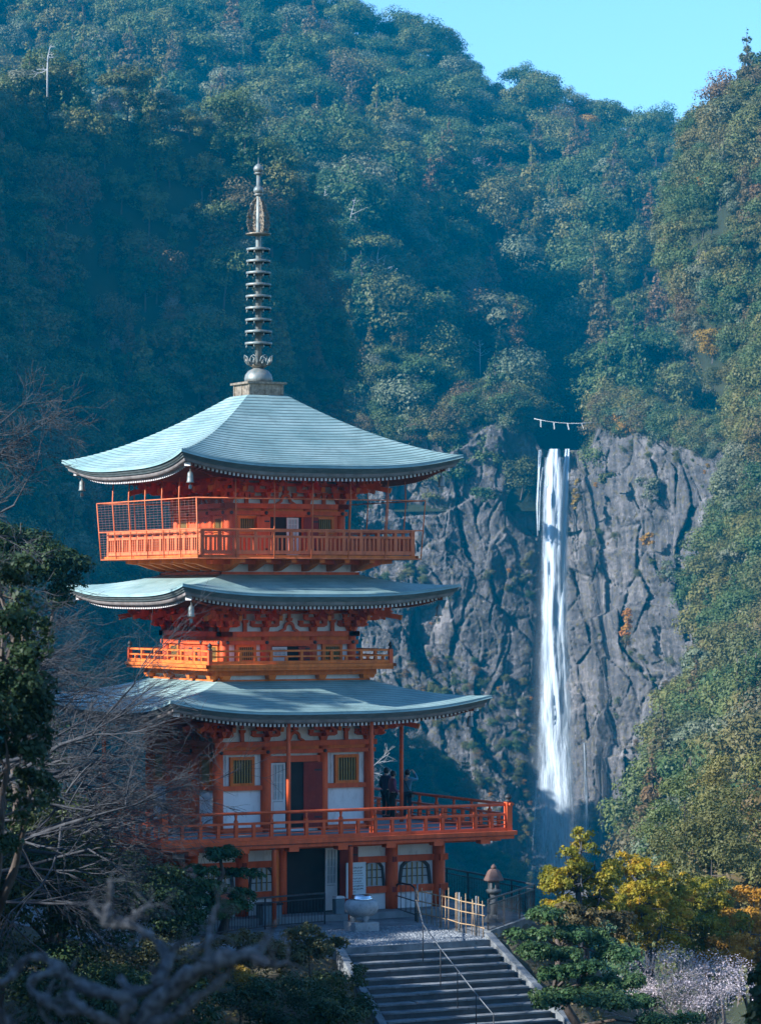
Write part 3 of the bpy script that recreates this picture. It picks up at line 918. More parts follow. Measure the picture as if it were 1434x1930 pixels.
M['iron'] = surf('black_iron', (0.02, 0.022, 0.024), (0.045, 0.047, 0.05), 6.0, 0.55, bmp=.1)
M['greenbar'] = surf('green_lattice_bars', (0.24, 0.17, 0.05), (0.36, 0.26, 0.08), 4.0, 0.6)
M['glass'] = surf('paper_pane', (0.34, 0.37, 0.38), (0.50, 0.52, 0.52), 2.0, 0.35, bmp=0)
M['board'] = surf('eave_board', (0.17, 0.15, 0.14), (0.30, 0.27, 0.25), 3.0, 0.8, (1, 1, 1), .3, .01)
M['edge'] = surf('eave_layers', (0.10, 0.13, 0.13), (0.19, 0.22, 0.215), 3.0, 0.6, (1, 1, 5), .3, .01, c3=(0.07, 0.06, 0.05))
M['rafter'] = surf('rafter_wood', (0.15, 0.035, 0.018), (0.26, 0.06, 0.025), 3.0, 0.7)
M['tip'] = surf('white_rafter_end', (0.60, 0.56, 0.52), (0.74, 0.70, 0.66), 5.0, 0.7)
M['bronze'] = surf('bronze', (0.10, 0.13, 0.125), (0.24, 0.26, 0.24), 5.0, 0.5, (1, 1, .5), .2, .01, c3=(0.30, 0.16, 0.08), metallic=.35)
M['gilt'] = surf('worn_gilt', (0.12, 0.10, 0.07), (0.38, 0.31, 0.22), 9.0, 0.5, (1, 1, 1), .3, .01, c3=(0.05, 0.05, 0.045), metallic=.4)
M['netwire'] = surf('netting_wire', (0.16, 0.07, 0.05), (0.30, 0.14, 0.10), 4.0, 0.6, bmp=0)
def copper():
    m, nt, b = new_mat('copper_patina')
    v = coord(nt)
    n = noise_node(nt, 0.7, 6, 0.65, coord(nt, (1, 1, 2.5)))
    r = ramp(nt, [(0.28, (0.14, 0.23, 0.22)), (0.5, (0.23, 0.33, 0.31)), (0.74, (0.33, 0.43, 0.40))])
    nt.links.new(n.outputs[0], r.inputs[0])
    n2 = noise_node(nt, 6.0, 5, 0.7, v)
    r2 = ramp(nt, [(0.58, (0, 0, 0)), (0.75, (0.7, 0.7, 0.7))])
    nt.links.new(n2.outputs[0], r2.inputs[0])
    out = mix(nt, r2.outputs[0], r.outputs[0], (0.16, 0.20, 0.18))
    n5 = noise_node(nt, 0.9, 6, 0.7, v, 1.2)
    r5 = ramp(nt, [(0.50, (0, 0, 0)), (0.74, (0.55, 0.55, 0.55))])
    nt.links.new(n5.outputs[0], r5.inputs[0])
    out = mix(nt, r5.outputs[0], out, (0.11, 0.15, 0.135))                     # run-off stains
    nt.links.new(out, b.inputs['Base Color'])
    b.inputs['Roughness'].default_value = 0.42
    b.inputs['Specular IOR Level'].default_value = 0.5
    nt.links.new(bump(nt, n2.outputs[0], 0.25, 0.01), b.inputs['Normal'])
    return m
M['copper'] = copper()

pag = empty('pagoda', (PC[0], PC[1], 0), TH)
tag(pag, 'three-storey vermilion pagoda with pale green curved roofs and a tall finial', 'pagoda')
def four(name, me, parent=pag, sides=4, rz0=0.0, loc=None):
    """the same piece on each side of the square plan"""
    return [link(name, me, parent, loc=loc, rot=(0, 0, rz0 - k * math.pi / 2)) for k in range(sides)]

def lift_z(s, t, lift): return lift * np.abs(s) ** 3.2 * (1 - t) ** 2

M['seam'] = surf('copper_seam', (0.07, 0.10, 0.10), (0.13, 0.17, 0.165), 3.0, .6, bmp=0)  # dark lip colour stands in for the shadow line under each course
def roof(Re, Rt, ze, zt, lift, pw, nco, Rb, lipz):
    ns = 27
    S_ = np.linspace(-1, 1, ns)
    S_ = np.sign(S_) * np.abs(S_) ** 0.8
    def pt(s, t, dr=0.0, dz=0.0):
        r = Re + (Rt - Re) * t + dr
        r = r + 0.10 * np.abs(s) ** 6 * (1 - t) ** 3
        return np.stack(np.broadcast_arrays(s * r, -r, ze + (zt - ze) * t ** pw + lift_z(s, t, lift) + dz), -1)
    def ring(rows, mat, name, parent, smooth=True):
        G = np.stack(rows, 0)
        V, Fs = [], []
        for k in range(4):
            c, s = math.cos(-k * math.pi / 2), math.sin(-k * math.pi / 2)
            g = G.copy()
            g[..., 0], g[..., 1] = G[..., 0] * c - G[..., 1] * s, G[..., 0] * s + G[..., 1] * c
            V.append(g.reshape(-1, 3))
            Fs.append(grid_faces(*G.shape[:2]) + k * G.shape[0] * G.shape[1])
        return link(name, np_mesh(name, np.concatenate(V), np.concatenate(Fs), mat, smooth), parent)
    e = lambda dr, dz: pt(S_, 0.0, dr, dz)
    rf = ring([e(-.02, .02), e(.012, -.075)], M['copper'], 'roof', pag)
    eb = ring([e(.0, -.075), e(-.055, -.085), e(-.055, -.15), e(-.10, -.155), e(-.10, -.225), e(-.16, -.235)], M['edge'], 'eave_edge', rf, False)
    ring([e(-.15, -.23), e(-.17, -.34), e(-.40, -.375), pt(S_, 0.45, 0, -.33), np.stack([S_ * Rb, 0 * S_ - Rb, 0 * S_ + ze - .02], -1)], M['board'], 'eave_board', rf, False)
    for i in range(nco):
        t0, t1 = i / nco, min((i + 1.12) / nco, 1.0)
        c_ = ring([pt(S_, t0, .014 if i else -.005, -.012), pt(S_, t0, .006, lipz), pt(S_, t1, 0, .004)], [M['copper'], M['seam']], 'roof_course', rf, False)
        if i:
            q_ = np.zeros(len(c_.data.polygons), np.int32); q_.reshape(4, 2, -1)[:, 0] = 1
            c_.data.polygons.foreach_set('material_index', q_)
    mb, tp = MB(), MB()
    n = int(2 * (Re - .4) / .145)
    for i in range(n + 1):
        a = -(Re - .42) + i * 2 * (Re - .42) / n
        s = a / (Re - .42)
        z = ze + float(lift_z(s, 0, lift)) - .42
        zi = ze - .34 + .55 * float(lift_z(s, 0, lift))
        inn = max(Rb + .15, abs(a) + .05)
        if inn < Re - .6:
            mb.beam((a, -(Re - .34), z), (a, -inn, zi), .062, .085)
        tp.box((a, -(Re - .335), z), (.07, .03, .092))
    four('rafter_row', mb.mesh('rafter_row', M['rafter']), rf)
    four('rafter_end_row', tp.mesh('rafter_end_row', M['tip']), rf)
    for o in rf.children:
        if o.name.startswith('rafter'): o['kind'] = 'stuff'
    hb = MB()
    zc = ze + lift - .40
    hb.beam((-(Re - .30), -(Re - .30), zc), (-(Rb), -(Rb), ze - .38), .17, .2)
    four('hip_rafter', hb.mesh('hip_rafter', M['rafter']), rf)
    cap = MB().box((-(Re - .27), -(Re - .27), zc + .01), (.19, .1, .23), -math.pi / 4)
    four('hip_rafter_cap', cap.mesh('hip_rafter_cap', M['tip']), rf)
    return rf, zc

roof3, zc3 = roof(4.86, .70, 14.16, 16.62, .43, 1.22, 27, 2.1, .026)
roof2, zc2 = roof(4.80, 2.42, 10.09, 10.74, .33, 1.15, 15, 2.35, .010)
roof1, zc1 = roof(5.54, 2.70, 6.40, 7.32, .44, 1.15, 18, 2.75, .013)

# bracket sets under the eaves
def arm(mb, L, y, z, h=.11, d=.11, along='x', y1=None):
    c = h * .9
    poly = [(-L / 2, z + h), (-L / 2, z + h * .45), (-L / 2 + c, z), (L / 2 - c, z), (L / 2, z + h * .45), (L / 2, z + h)]
    if along == 'x': mb.prism(poly, y - d / 2, y + d / 2)
    else:
        b = len(mb.v)
        mb.prism(poly, -d / 2, d / 2)
        for i in range(b, len(mb.v)):
            x, yy, zz = mb.v[i]
            mb.v[i] = (yy, x + y, zz)
def bracket_set(scale=1.0):
    mb, tips = MB(), MB()
    mb.box((0, 0, .07), (.20, .20, .14), taper=1.3)
    for i in range(3):
        z = .14 + .21 * i
        out = .30 * i
        arm(mb, 1.02 - .08 * i, -out, z)
        for x in (-.43 + .04 * i, 0, .43 - .04 * i): mb.box((x, -out, z + .16), (.13, .13, .10), taper=1.25)
        L = out + .62
        arm(mb, L, -(out + .30) / 2 + .05, z, along='y')
        mb.box((0, -out - .30, z + .16), (.13, .13, .10), taper=1.25)
    mb.beam((0, .2, .80), (0, -1.22, .44), .10, .15)
    tips.beam((0, -1.19, .447), (0, -1.24, .435), .115, .165)
    if scale != 1: mb.v = [(x * scale, y * scale, z * scale) for x, y, z in mb.v]; tips.v = [(x * scale, y * scale, z * scale) for x, y, z in tips.v]
    return mb, tips
def kaerumata():
    mb = MB()
    out = [(-.36, 0), (-.30, .05), (-.2, .10), (-.17, .22), (-.10, .30), (0, .33), (.10, .30), (.17, .22), (.2, .10), (.30, .05), (.36, 0)]
    inn = [(.24, 0), (.13, .05), (.10, .18), (0, .24), (-.10, .18), (-.13, .05), (-.24, 0)]
    n, k = len(out), len(inn)
    mb.prism(out + inn, -.06, .02)
    mb.box((0, -.02, .38), (.16, .14, .10), taper=1.2)
    mb.box((0, -.02, .56), (.09, .08, .28))
    return mb
def short_post():
    mb = MB()
    mb.box((0, 0, .14), (.12, .08, .28))
    mb.box((0, -.01, .33), (.16, .14, .10), taper=1.25)
    mb.box((0, 0, .55), (.09, .07, .30))
    return mb
bs, bt = bracket_set()
BR_M, BT_M = bs.mesh('bracket', M['red']), bt.mesh('bracket_tip', M['orange'])
cs_ = MB(); ct_ = MB()
for ang in (0, -math.pi / 2, -math.pi / 4):
    q, t_ = bracket_set()
    k = 1.38 if ang == -math.pi / 4 else 1.0
    for src, dst in ((q, cs_), (t_, ct_)):
        vs = [(x * math.cos(ang) - y * k * math.sin(ang), x * math.sin(ang) + y * k * math.cos(ang), z + (.002 if ang else 0)) for x, y, z in src.v]
        dst.add(vs, src.f)
BC_M = cs_.mesh('corner_bracket', M['red'])
KM_M, SP_M = kaerumata().mesh('carved_strut', M['red']), short_post().mesh('strut', M['red'])

def rotp(a, b, k):
    c, s = math.cos(-k * math.pi / 2), math.sin(-k * math.pi / 2)
    return a * c - b * s, a * s + b * c
def at_side(name, me, a, b, z, k, parent=pag):
    x, y = rotp(a, b, k)
    return link(name, me, parent, loc=(x, y, z), rot=(0, 0, -k * math.pi / 2))

COLM = {}
def column_mesh(r, h):
    key = (round(r, 3), round(h, 3))
    if key not in COLM:
        COLM[key] = MB().lathe([(r * .98, 0), (r, h * .3), (r, h * .7), (r * .96, h)], 14).mesh('column', M['red'])
    return COLM[key]

def storey(R, z0, zb1, zb2, zt, cols, cr, wallmat='white'):
    """columns, double head beams and plaster of one storey; zb1, zb2: undersides of the two head beams; zt: top of the plaster"""
    mb = MB()
    mb.lohi((-R + .06, -R + .05, z0), (R - .06, -R + .09, zt))
    four('wall', mb.mesh('wall', M[wallmat]))
    for k in range(4):
        for a in cols[:-1]: at_side('column', column_mesh(cr, zb2 - z0), a, -R, z0, k)
    for zb, h, ext, out in ((zb1, .13, .16, .17), (zb2, .16, .20, .20)):
        b = MB().box((0, -R, zb + h / 2), (2 * (R + ext), out * 2, h))
        for k in range(4):
            o = link('beam', b.mesh('beam', M['red']) if k == 0 else BM_, pag, rot=(0, 0, -k * math.pi / 2), loc=(0, 0, 0.003 if k % 2 else 0))
            BM_ = o.data
            if k == 0: globals()['BM_'] = o.data
    f = MB().box((0, -R - .02, (zb1 + .13 + zb2) / 2), (2 * R, .06, max(zb2 - zb1 - .13, .02)))
    four('frieze', f.mesh('frieze', M['orange']))
    nail = MB()
    for a in cols: nail.lathe([(.05, 0), (.065, .01), (.05, .04), (.0, .05)], 8)
    nl = MB().tube([(0, 0, 0), (0, -.04, 0), (0, -.06, 0)], [.06, .06, .025], 8).mesh('nail_cover', M['iron'])
    for k in range(4):
        for a in cols: at_side('nail_cover', nl, a * (.985 if abs(a) > R - .1 else 1), -R - .17, zb1 + .065, k)
    zb = zb2 + .16
    for k in range(4):
        for a in cols[1:-1]:
            o = at_side('bracket', BR_M, a, -R, zb, k)
            link('bracket_tip', BT_M, o)
        o = at_side('corner_bracket', BC_M, -R, -R, zb, k)
        for ang_, kk in ((0, 1.0), (-math.pi / 2, 1.0), (-math.pi / 4, 1.38)): link('bracket_tip', BT_M, o, rot=(0, 0, ang_), scale=(1, kk, 1))
        for i in range(len(cols) - 1):
            m_ = (cols[i] + cols[i + 1]) / 2
            at_side('carved_strut' if i == 1 else 'strut', KM_M if i == 1 else SP_M, m_, -R - .02, zb, k)
    pu = MB().box((0, -R - .60, zb + .78), (2 * (R + .62), .11, .12)).box((0, -R - .90, zb + .80), (2 * (R + .92), .10, .11)).box((0, -R - .02, zb + .62), (2 * R, .10, .10))
    four('purlin', pu.mesh('purlin', M['red']))

def lattice_window(a, z0, z1, wd, R, k, nb=7, arched=False):
    """framed window with upright green bars"""
    h = z1 - z0
    fr = MB()
    for s in (-1, 1): fr.box((s * (wd / 2 + .05), 0, h / 2), (.10, .12, h + .2))
    for z in (-.05, h + .05): fr.box((0, 0, z), (wd, .11, .10))
    x, y = rotp(a, -R - .02, k)
    o = fr.build('window', M['orange'], pag, loc=(x, y, z0), rot=(0, 0, -k * math.pi / 2))
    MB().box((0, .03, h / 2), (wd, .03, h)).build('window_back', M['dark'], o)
    bar = MB().box((0, -.01, h / 2), (wd / nb * .40, .04, h), math.pi / 4 * 0).mesh('bar', M['greenbar'])
    for i in range(nb): link('bar', bar, o, loc=(-wd / 2 + (i + .5) * wd / nb, 0, 0))
    return o

def panel_door(a, z0, z1, wd, R, k, mat, name, swing=0.0, lat=False):
    h = z1 - z0
    x, y = rotp(a, -R - .07, k)
    mb = MB()
    if lat:
        for s in (-1, 1): mb.box((s * (wd / 2 - .03), 0, h / 2), (.06, .05, h))
        for z in (.03, h * .42, h - .03): mb.box((0, 0, z), (wd - .12, .048, .06))
        mb.box((0, .0, h * .21), (wd - .12, .03, h * .42 - .09))
        o = mb.build(name, M['lattice'], pag, loc=(x, y, z0), rot=(0, 0, -k * math.pi / 2 + swing))
        ih = h * .58 - .09
        vb = MB().box((0, -.005, 0), (.022, .03, ih)).mesh('muntin', M['lattice'])
        hb = MB().box((0, -.004, 0), (wd - .12, .026, .022)).mesh('muntin', M['lattice'])
        for i in (1, 2): link('muntin', vb, o, loc=(-wd / 2 + .06 + i * (wd - .12) / 3, 0, h * .42 + .03 + ih / 2))
        for i in (1, 2, 3): link('muntin', hb, o, loc=(0, 0, h * .42 + .03 + ih * i / 4))
        MB().box((0, .015, h * .42 + .03 + ih / 2), (wd - .12, .008, ih)).build('pane', M['glass'], o)
    else:
        mb.box((0, 0, h / 2), (wd, .05, h))
        o = mb.build(name, mat, pag, loc=(x, y, z0), rot=(0, 0, -k * math.pi / 2 + swing))
        hm = MB().box((wd * .28, -.03, 0), (wd * .4, .012, .05)).mesh('hinge', M['iron'])
        for z in (h * .15, h * .88): link('hinge', hm, o, loc=(0, 0, z))
    return o

# first storey above the gallery
storey(2.70, 2.45, 4.98, 5.22, 6.1, (-2.70, -1.02, 1.02, 2.70), .17)
# second storey
storey(2.28, 7.86, 8.48, 8.74, 9.8, (-2.28, -.86, .86, 2.28), .15)
# third storey
storey(2.02, 11.33, 12.66, 12.87, 13.9, (-2.02, -.76, .76, 2.02), .14)
for k in (0, 1, 2, 3):
    for a in (-1.87, 1.87):
        lattice_window(a, 4.06, 4.80, .66, 2.70, k, 7)
    mbm = MB()
    for s in (-1, 1): mbm.box((s * 1.86, -2.70, 3.90), (1.50, .16, .15)).box((s * 1.86, -2.70, 2.55), (1.50, .16, .16))
    mbm.box((0, -2.70, 4.80), (1.86, .18, .20)).box((0, -2.70, 2.52), (1.86, .2, .12))
    link('sill_beam', MB().box((0, -2.70, 4.80), (1.86, .18, .20)).mesh('sill_beam', M['red']), pag, rot=(0, 0, -k * math.pi / 2))
    for x_, w_, z_, h_ in ((-1.86, 1.5, 3.90, .15), (1.86, 1.5, 3.90, .15), (-1.86, 1.5, 2.55, .16), (1.86, 1.5, 2.55, .16)): link('tie_beam', MB().box((x_, -2.70, z_), (w_, .16, h_)).mesh('tie_beam', M['red']), pag, rot=(0, 0, -k * math.pi / 2))
    for a in (-1.55, 1.55): lattice_window(a, 7.98, 8.40, .52, 2.28, k, 7)
    for a in (-1.38, 1.38): lattice_window(a, 12.14, 12.54, .52, 2.02, k, 7)
    w3 = MB()
    for s in (-1, 1):
        w3.lohi((s * 1.38 - .50, -2.06, 11.34), (s * 1.38 + .50, -2.00, 12.03)).lohi((s * 1.38 - .50, -2.06, 12.655), (s * 1.38 + .50, -2.0, 12.67))
        for t_ in (-1, 1): w3.lohi((s * 1.38 + t_ * .43 - .07, -2.06, 12.03), (s * 1.38 + t_ * .43 + .07, -2.0, 12.655))
    link('wall_panel', w3.mesh('wall_panel', M['red']), pag, rot=(0, 0, -k * math.pi / 2))
    # open doorways in the middle bays
    for R, z0, z1, hw in ((2.70, 2.58, 4.70, .84), (2.28, 7.88, 8.42, .70), (2.02, 11.36, 12.60, .62)):
        fr = MB()
        for s in (-1, 1): fr.lohi((s * hw - .05, -R - .09, z0), (s * hw + .05, -R - .01, z1))
        fr.lohi((-hw - .05, -R - .095, z1), (hw + .05, -R - .01, z1 + .09))
        o = link('doorway', fr.mesh('doorway', M['red']), pag, rot=(0, 0, -k * math.pi / 2))
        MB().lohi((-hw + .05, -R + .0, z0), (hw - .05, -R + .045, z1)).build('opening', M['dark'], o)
    if k in (0, 2):
        panel_door(-.62, 2.60, 4.68, .50, 2.70, k, M['lattice'], 'lattice_door', 0, True)
        panel_door(.62, 2.60, 4.68, .62, 2.72, k, M['darkred'], 'door', R_(-14))
        panel_door(-.36, 7.89, 8.40, .52, 2.28, k, M['lattice'], 'lattice_door', 0, True)
        panel_door(.52, 7.89, 8.40, .40, 2.29, k, M['darkred'], 'door')
        panel_door(.24, 11.37, 12.58, .42, 2.0, k, M['lattice'], 'lattice_door', 0, True)
        panel_door(.86, 11.37, 12.60, .50, 2.10, k, M['darkred'], 'door', R_(-10))
        panel_door(-.86, 11.37, 12.60, .50, 2.10, k, M['red'], 'door', R_(10))
    else:
        for R, z0, z1, wd in ((2.70, 2.60, 4.68, .72), (2.28, 7.89, 8.40, .6), (2.02, 11.37, 12.58, .54)):
            panel_door(-wd / 2 - .02, z0, z1, wd, R, k, M['red'], 'door')
            panel_door(wd / 2 + .02, z0, z1, wd, R, k, M['red'], 'door')
for k in range(4):      # white edges beside the windows
    st = MB()
    for s in (-1, 1):
        for t_ in (-1, 1): st.lohi((s * 1.87 + t_ * .50 - .05, -2.69, 4.0), (s * 1.87 + t_ * .50 + .05, -2.655, 4.95))
    link('plaster_strip', st.mesh('plaster_strip', M['white']), pag, rot=(0, 0, -k * math.pi / 2))

# ---- galleries
def rail_posts(bal, R, z0, z1, n, me, skip=()):
    for k in range(4):
        for i in range(1, n):
            if i in skip: continue
            a = -R + 2 * R * i / n
            at_side('rail_post', me, a, -R, z0, k, bal)
# lower gallery
zd = 2.47
dk = MB().lohi((-6.18, -6.18, zd - .14), (6.18, 6.18, zd))
bal1 = dk.build('balcony', surf('weathered_deck', (0.16, 0.17, 0.18), (0.27, 0.28, 0.28), 2.0, .8, (12, 1, 1)), pag)
b_ = MB().box((0, -6.20, zd - .035), (12.44, .10, .13)).box((0, -6.13, zd - .165), (12.28, .10, .12))
four('fascia', b_.mesh('fascia', M['red']), bal1)
jm = MB().box((0, -6.02, zd - .29), (.34, .34, .13)).mesh('joist_end', M['red'])
for k in range(4):
    for i in range(7): at_side('joist_end', jm, -5.1 + i * 1.7, 0, 0, k, bal1)
gb = MB().box((0, -5.2, zd - .25), (10.6, .22, .20)).box((0, -4.5, zd - .25), (9.2, .22, .22))
four('girder', gb.mesh('girder', M['red']), bal1)
RR = 6.02
for k in range(4):
    q = MB().tube([(-RR - .2, -RR, zd + .87), (RR + .2, -RR, zd + .87)], .048, 8)
    link('top_rail', q.mesh('top_rail', M['red']), bal1, rot=(0, 0, -k * math.pi / 2), loc=(0, 0, .002 * (k % 2)))
    q = MB().box((0, -RR, zd + .55), (2 * RR + .1, .11, .07)); link('flat_rail', q.mesh('flat_rail', M['red']), bal1, rot=(0, 0, -k * math.pi / 2), loc=(0, 0, .002 * (k % 2)))
    for dz in (.22, .36):
        q = MB().box((0, -RR, zd + dz), (2 * RR, .04, .03)); link('thin_rail', q.mesh('thin_rail', M['red']), bal1, rot=(0, 0, -k * math.pi / 2), loc=(0, 0, .002 * (k % 2)))
    q = MB().box((0, -RR, zd + .07), (2 * RR + .1, .14, .12)); link('bottom_rail', q.mesh('bottom_rail', M['red']), bal1, rot=(0, 0, -k * math.pi / 2), loc=(0, 0, .002 * (k % 2)))
tall = MB().box((0, 0, .30), (.11, .11, .50)).box((0, 0, .62), (.10, .10, .06)).lathe([(.055, .65), (.035, .70), (.045, .76), (.055, .83)], 8).mesh('rail_post', M['red'])
low = MB().box((0, 0, .31), (.10, .10, .45)).mesh('rail_post', M['red'])
for i in range(1, 20):
    for k in range(4): at_side('rail_post', tall if i % 2 == 0 else low, -RR + 2 * RR * i / 20, -RR, zd, k, bal1)
def corner_post(h, s, cap, Rr, z0, bal):
    cp = MB().box((0, 0, h / 2), (s, s, h)).mesh('corner_post', M['red'])
    cc = MB().lathe([(s * .52, 0), (s * .55, .05), (s * .36, .06), (s * .34, .10), (s * .55, .13), (s * .58, .18), (s * .42, .24), (s * .1, .29), (0, .31)], 12)
    cc.v = [(x, y, z * cap) for x, y, z in cc.v]
    cm = cc.mesh('post_cap', M['iron'])
    for k in range(4):
        o = at_side('corner_post', cp, -Rr, -Rr, z0, k, bal)
        at_side('post_cap', cm, -Rr, -Rr, z0 + h, k, bal)
corner_post(.95, .20, .9, RR, zd, bal1)
# eave props of the first roof, standing on the gallery
pole = MB().tube([(0, 0, 0), (0, 0, 3.72)], .068, 10).mesh('eave_prop', M['red'])
for a, b in ((-1.42, -5.2), (1.5, -5.2), (5.0, -.62), (-5.2, .7)): link('eave_prop', pole, pag, loc=(a, b, zd))

# middle gallery
zd2 = 7.86
bal2 = MB().lohi((-3.30, -3.30, zd2 - .10), (3.30, 3.30, zd2 - .01)).build('balcony', M['orange'], pag)
b_ = MB().box((0, -3.30, zd2 - .05), (6.72, .12, .10)).box((0, -3.25, zd2 - .145), (6.60, .10, .085))
four('fascia', b_.mesh('fascia', M['orange']), bal2)
b_ = MB().box((0, -2.82, zd2 - .28), (5.76, .14, .16)).box((0, -2.66, zd2 - .55), (5.46, .14, .11))
four('base_beam', b_.mesh('base_beam', M['orange']), bal2)
b_ = MB().box((0, -2.62, zd2 - .42), (5.24, .06, .16))
four('plaster_strip', b_.mesh('plaster_strip', M['white']), bal2)
bm_ = MB().box((0, -2.78, zd2 - .42), (.22, .30, .13), taper=1.3).mesh('block', M['orange'])
for k in range(4):
    for a in (-2.5, -.9, .9, 2.5): at_side('block', bm_, a, 0, 0, k, bal2)
R2 = 3.22
for k in range(4):
    for nm, z, w_, h in (('top_rail', .43, .06, .06), ('flat_rail', .25, .07, .05), ('bottom_rail', .06, .10, .10)):
        q = MB().box((0, -R2, zd2 + z), (2 * R2 + .12, w_, h)); link(nm, q.mesh(nm, M['orange']), bal2, rot=(0, 0, -k * math.pi / 2), loc=(0, 0, .002 * (k % 2)))
t2 = MB().box((0, 0, .25), (.09, .09, .30)).box((0, 0, .40), (.07, .07, .05)).mesh('rail_post', M['orange'])
l2 = MB().box((0, 0, .165), (.085, .085, .12)).mesh('rail_post', M['orange'])
for i in range(1, 12):
    for k in range(4): at_side('rail_post', t2 if i % 2 == 0 else l2, -R2 + 2 * R2 * i / 12, -R2, zd2, k, bal2)
corner_post(.46, .13, .8, R2, zd2, bal2)

# upper gallery with its wire cage
zd3 = 11.33
bal3 = MB().lohi((-3.82, -3.82, zd3 - .10), (3.82, 3.82, zd3)).build('balcony', M['orange'], pag)
b_ = MB().box((0, -3.84, zd3 - .05), (7.78, .10, .13))
four('fascia', b_.mesh('fascia', M['orange']), bal3)
b_ = MB().box((0, -2.40, zd3 - .57), (4.94, .14, .12)).box((0, -2.9, zd3 - .20), (5.9, .12, .14))
four('base_beam', b_.mesh('base_beam', M['red']), bal3)
b_ = MB().box((0, -2.34, zd3 - .36), (4.68, .06, .34))
four('plaster_strip', b_.mesh('plaster_strip', M['white']), bal3)
am = MB()
am.prism([(2.3, -.22), (2.3, -.50), (2.6, -.47), (3.0, -.36), (3.3, -.26), (3.72, -.22), (3.72, -.10), (2.3, -.10)], -.09, .09)
am.v = [(y, -x, z) for x, y, z in am.v]
am.f = [tuple(reversed(f)) for f in am.f]
amm = am.mesh('support_arm', M['orange'])
for k in range(4):
    for a in (-2.3, -1.4, -.5, .5, 1.4, 2.3): at_side('support_arm', amm, a, 0, zd3, k, bal3)
R3 = 3.74
for k in range(4):
    for nm, z, w_, h in (('top_rail', .79, .085, .075), ('flat_rail', .60, .10, .075), ('bottom_rail', .10, .12, .12)):
        q = MB().box((0, -R3, zd3 + z), (2 * R3 + .14, w_, h)); link(nm, q.mesh(nm, M['rail']), bal3, rot=(0, 0, -k * math.pi / 2), loc=(0, 0, .002 * (k % 2)))
t3 = MB().box((0, 0, .36), (.12, .10, .42)).box((0, 0, .69), (.09, .09, .12)).mesh('rail_post', M['rail'])
bl = MB().box((0, 0, .36), (.055, .05, .42)).mesh('baluster', M['rail'])
for k in range(4):
    for i in range(1, 12):
        at_side('rail_post', t3, -R3 + 2 * R3 * i / 12, -R3, zd3, k, bal3)
    for i in range(12):
        for j in (1, 2, 3): at_side('baluster', bl, -R3 + 2 * R3 * (i + j / 4) / 12, -R3, zd3, k, bal3)
c3 = MB().box((0, 0, .42), (.13, .13, .84)).mesh('corner_post', M['rail'])
for k in range(4): at_side('corner_post', c3, -R3, -R3, zd3, k, bal3)
cage = empty('cage', (0, 0, 0), 0, pag)
zl, zh = 11.22, 13.13
rl, rh = 3.95, 4.06
for k in range(4):
    for i in range(0, 6):
        t_ = -1 + 2 * i / 6
        pts = [(t_ * rl, -rl, zl), (t_ * rh, -rh, zh)] if i == 0 else [(t_ * rl, -rl, zl), (t_ * rh, -rh, zh), (t_ * rh, -rh + .03, 13.80)]
        q = MB().tube(pts, .021, 6); link('cage_pole', q.mesh('cage_pole', M['rail']), cage, rot=(0, 0, -k * math.pi / 2))
    for z in (zl + .02, 12.16, zh):
        r = rl + (rh - rl) * (z - zl) / (zh - zl)
        q = MB().tube([(-r, -r, z), (r, -r, z)], .02, 6); link('cage_rail', q.mesh('cage_rail', M['rail']), cage, rot=(0, 0, -k * math.pi / 2), loc=(0, 0, .004 * (k % 2)))
def netting(t0, t1, k, diag):
    mb = MB()
    def P(t, v): r = rl + (rh - rl) * v; return (t * r, -r + .012, zl + (zh - zl) * v)
    if not diag:
        for i in range(24): mb.tube([P(t0, i / 23), P(t1, i / 23)], .0036, 3, False, False)
        n = int((t1 - t0) * rl / .3)
        for i in range(n): t_ = t0 + (t1 - t0) * i / n; mb.tube([P(t_, 0), P(t_, 1)], .0035, 3, False, False)
    else:
        L = (t1 - t0) * rl
        n = int((L + (zh - zl)) / .075)
        for i in range(n):
            c = i * .075
            for sgn in (0, 1):
                a0, v0, a1, v1 = max(0, c - (zh - zl)), 0, 0, 0
                p0 = (min(c, L), c - min(c, L)); p1 = (max(0, c - (zh - zl)), min(c, zh - zl))
                ts = [t0 + (x if not sgn else L - x) / rl for x in (p0[0], p1[0])]
                mb.tube([P(ts[0], p0[1] / (zh - zl)), P(ts[1], p1[1] / (zh - zl))], .0045, 3, False, False)
    o = mb.build('netting', M['netwire'], cage, rot=(0, 0, -k * math.pi / 2))
    o['kind'] = 'stuff'
netting(-1, 1, 1, False)
netting(-1, -.64, 0, True)

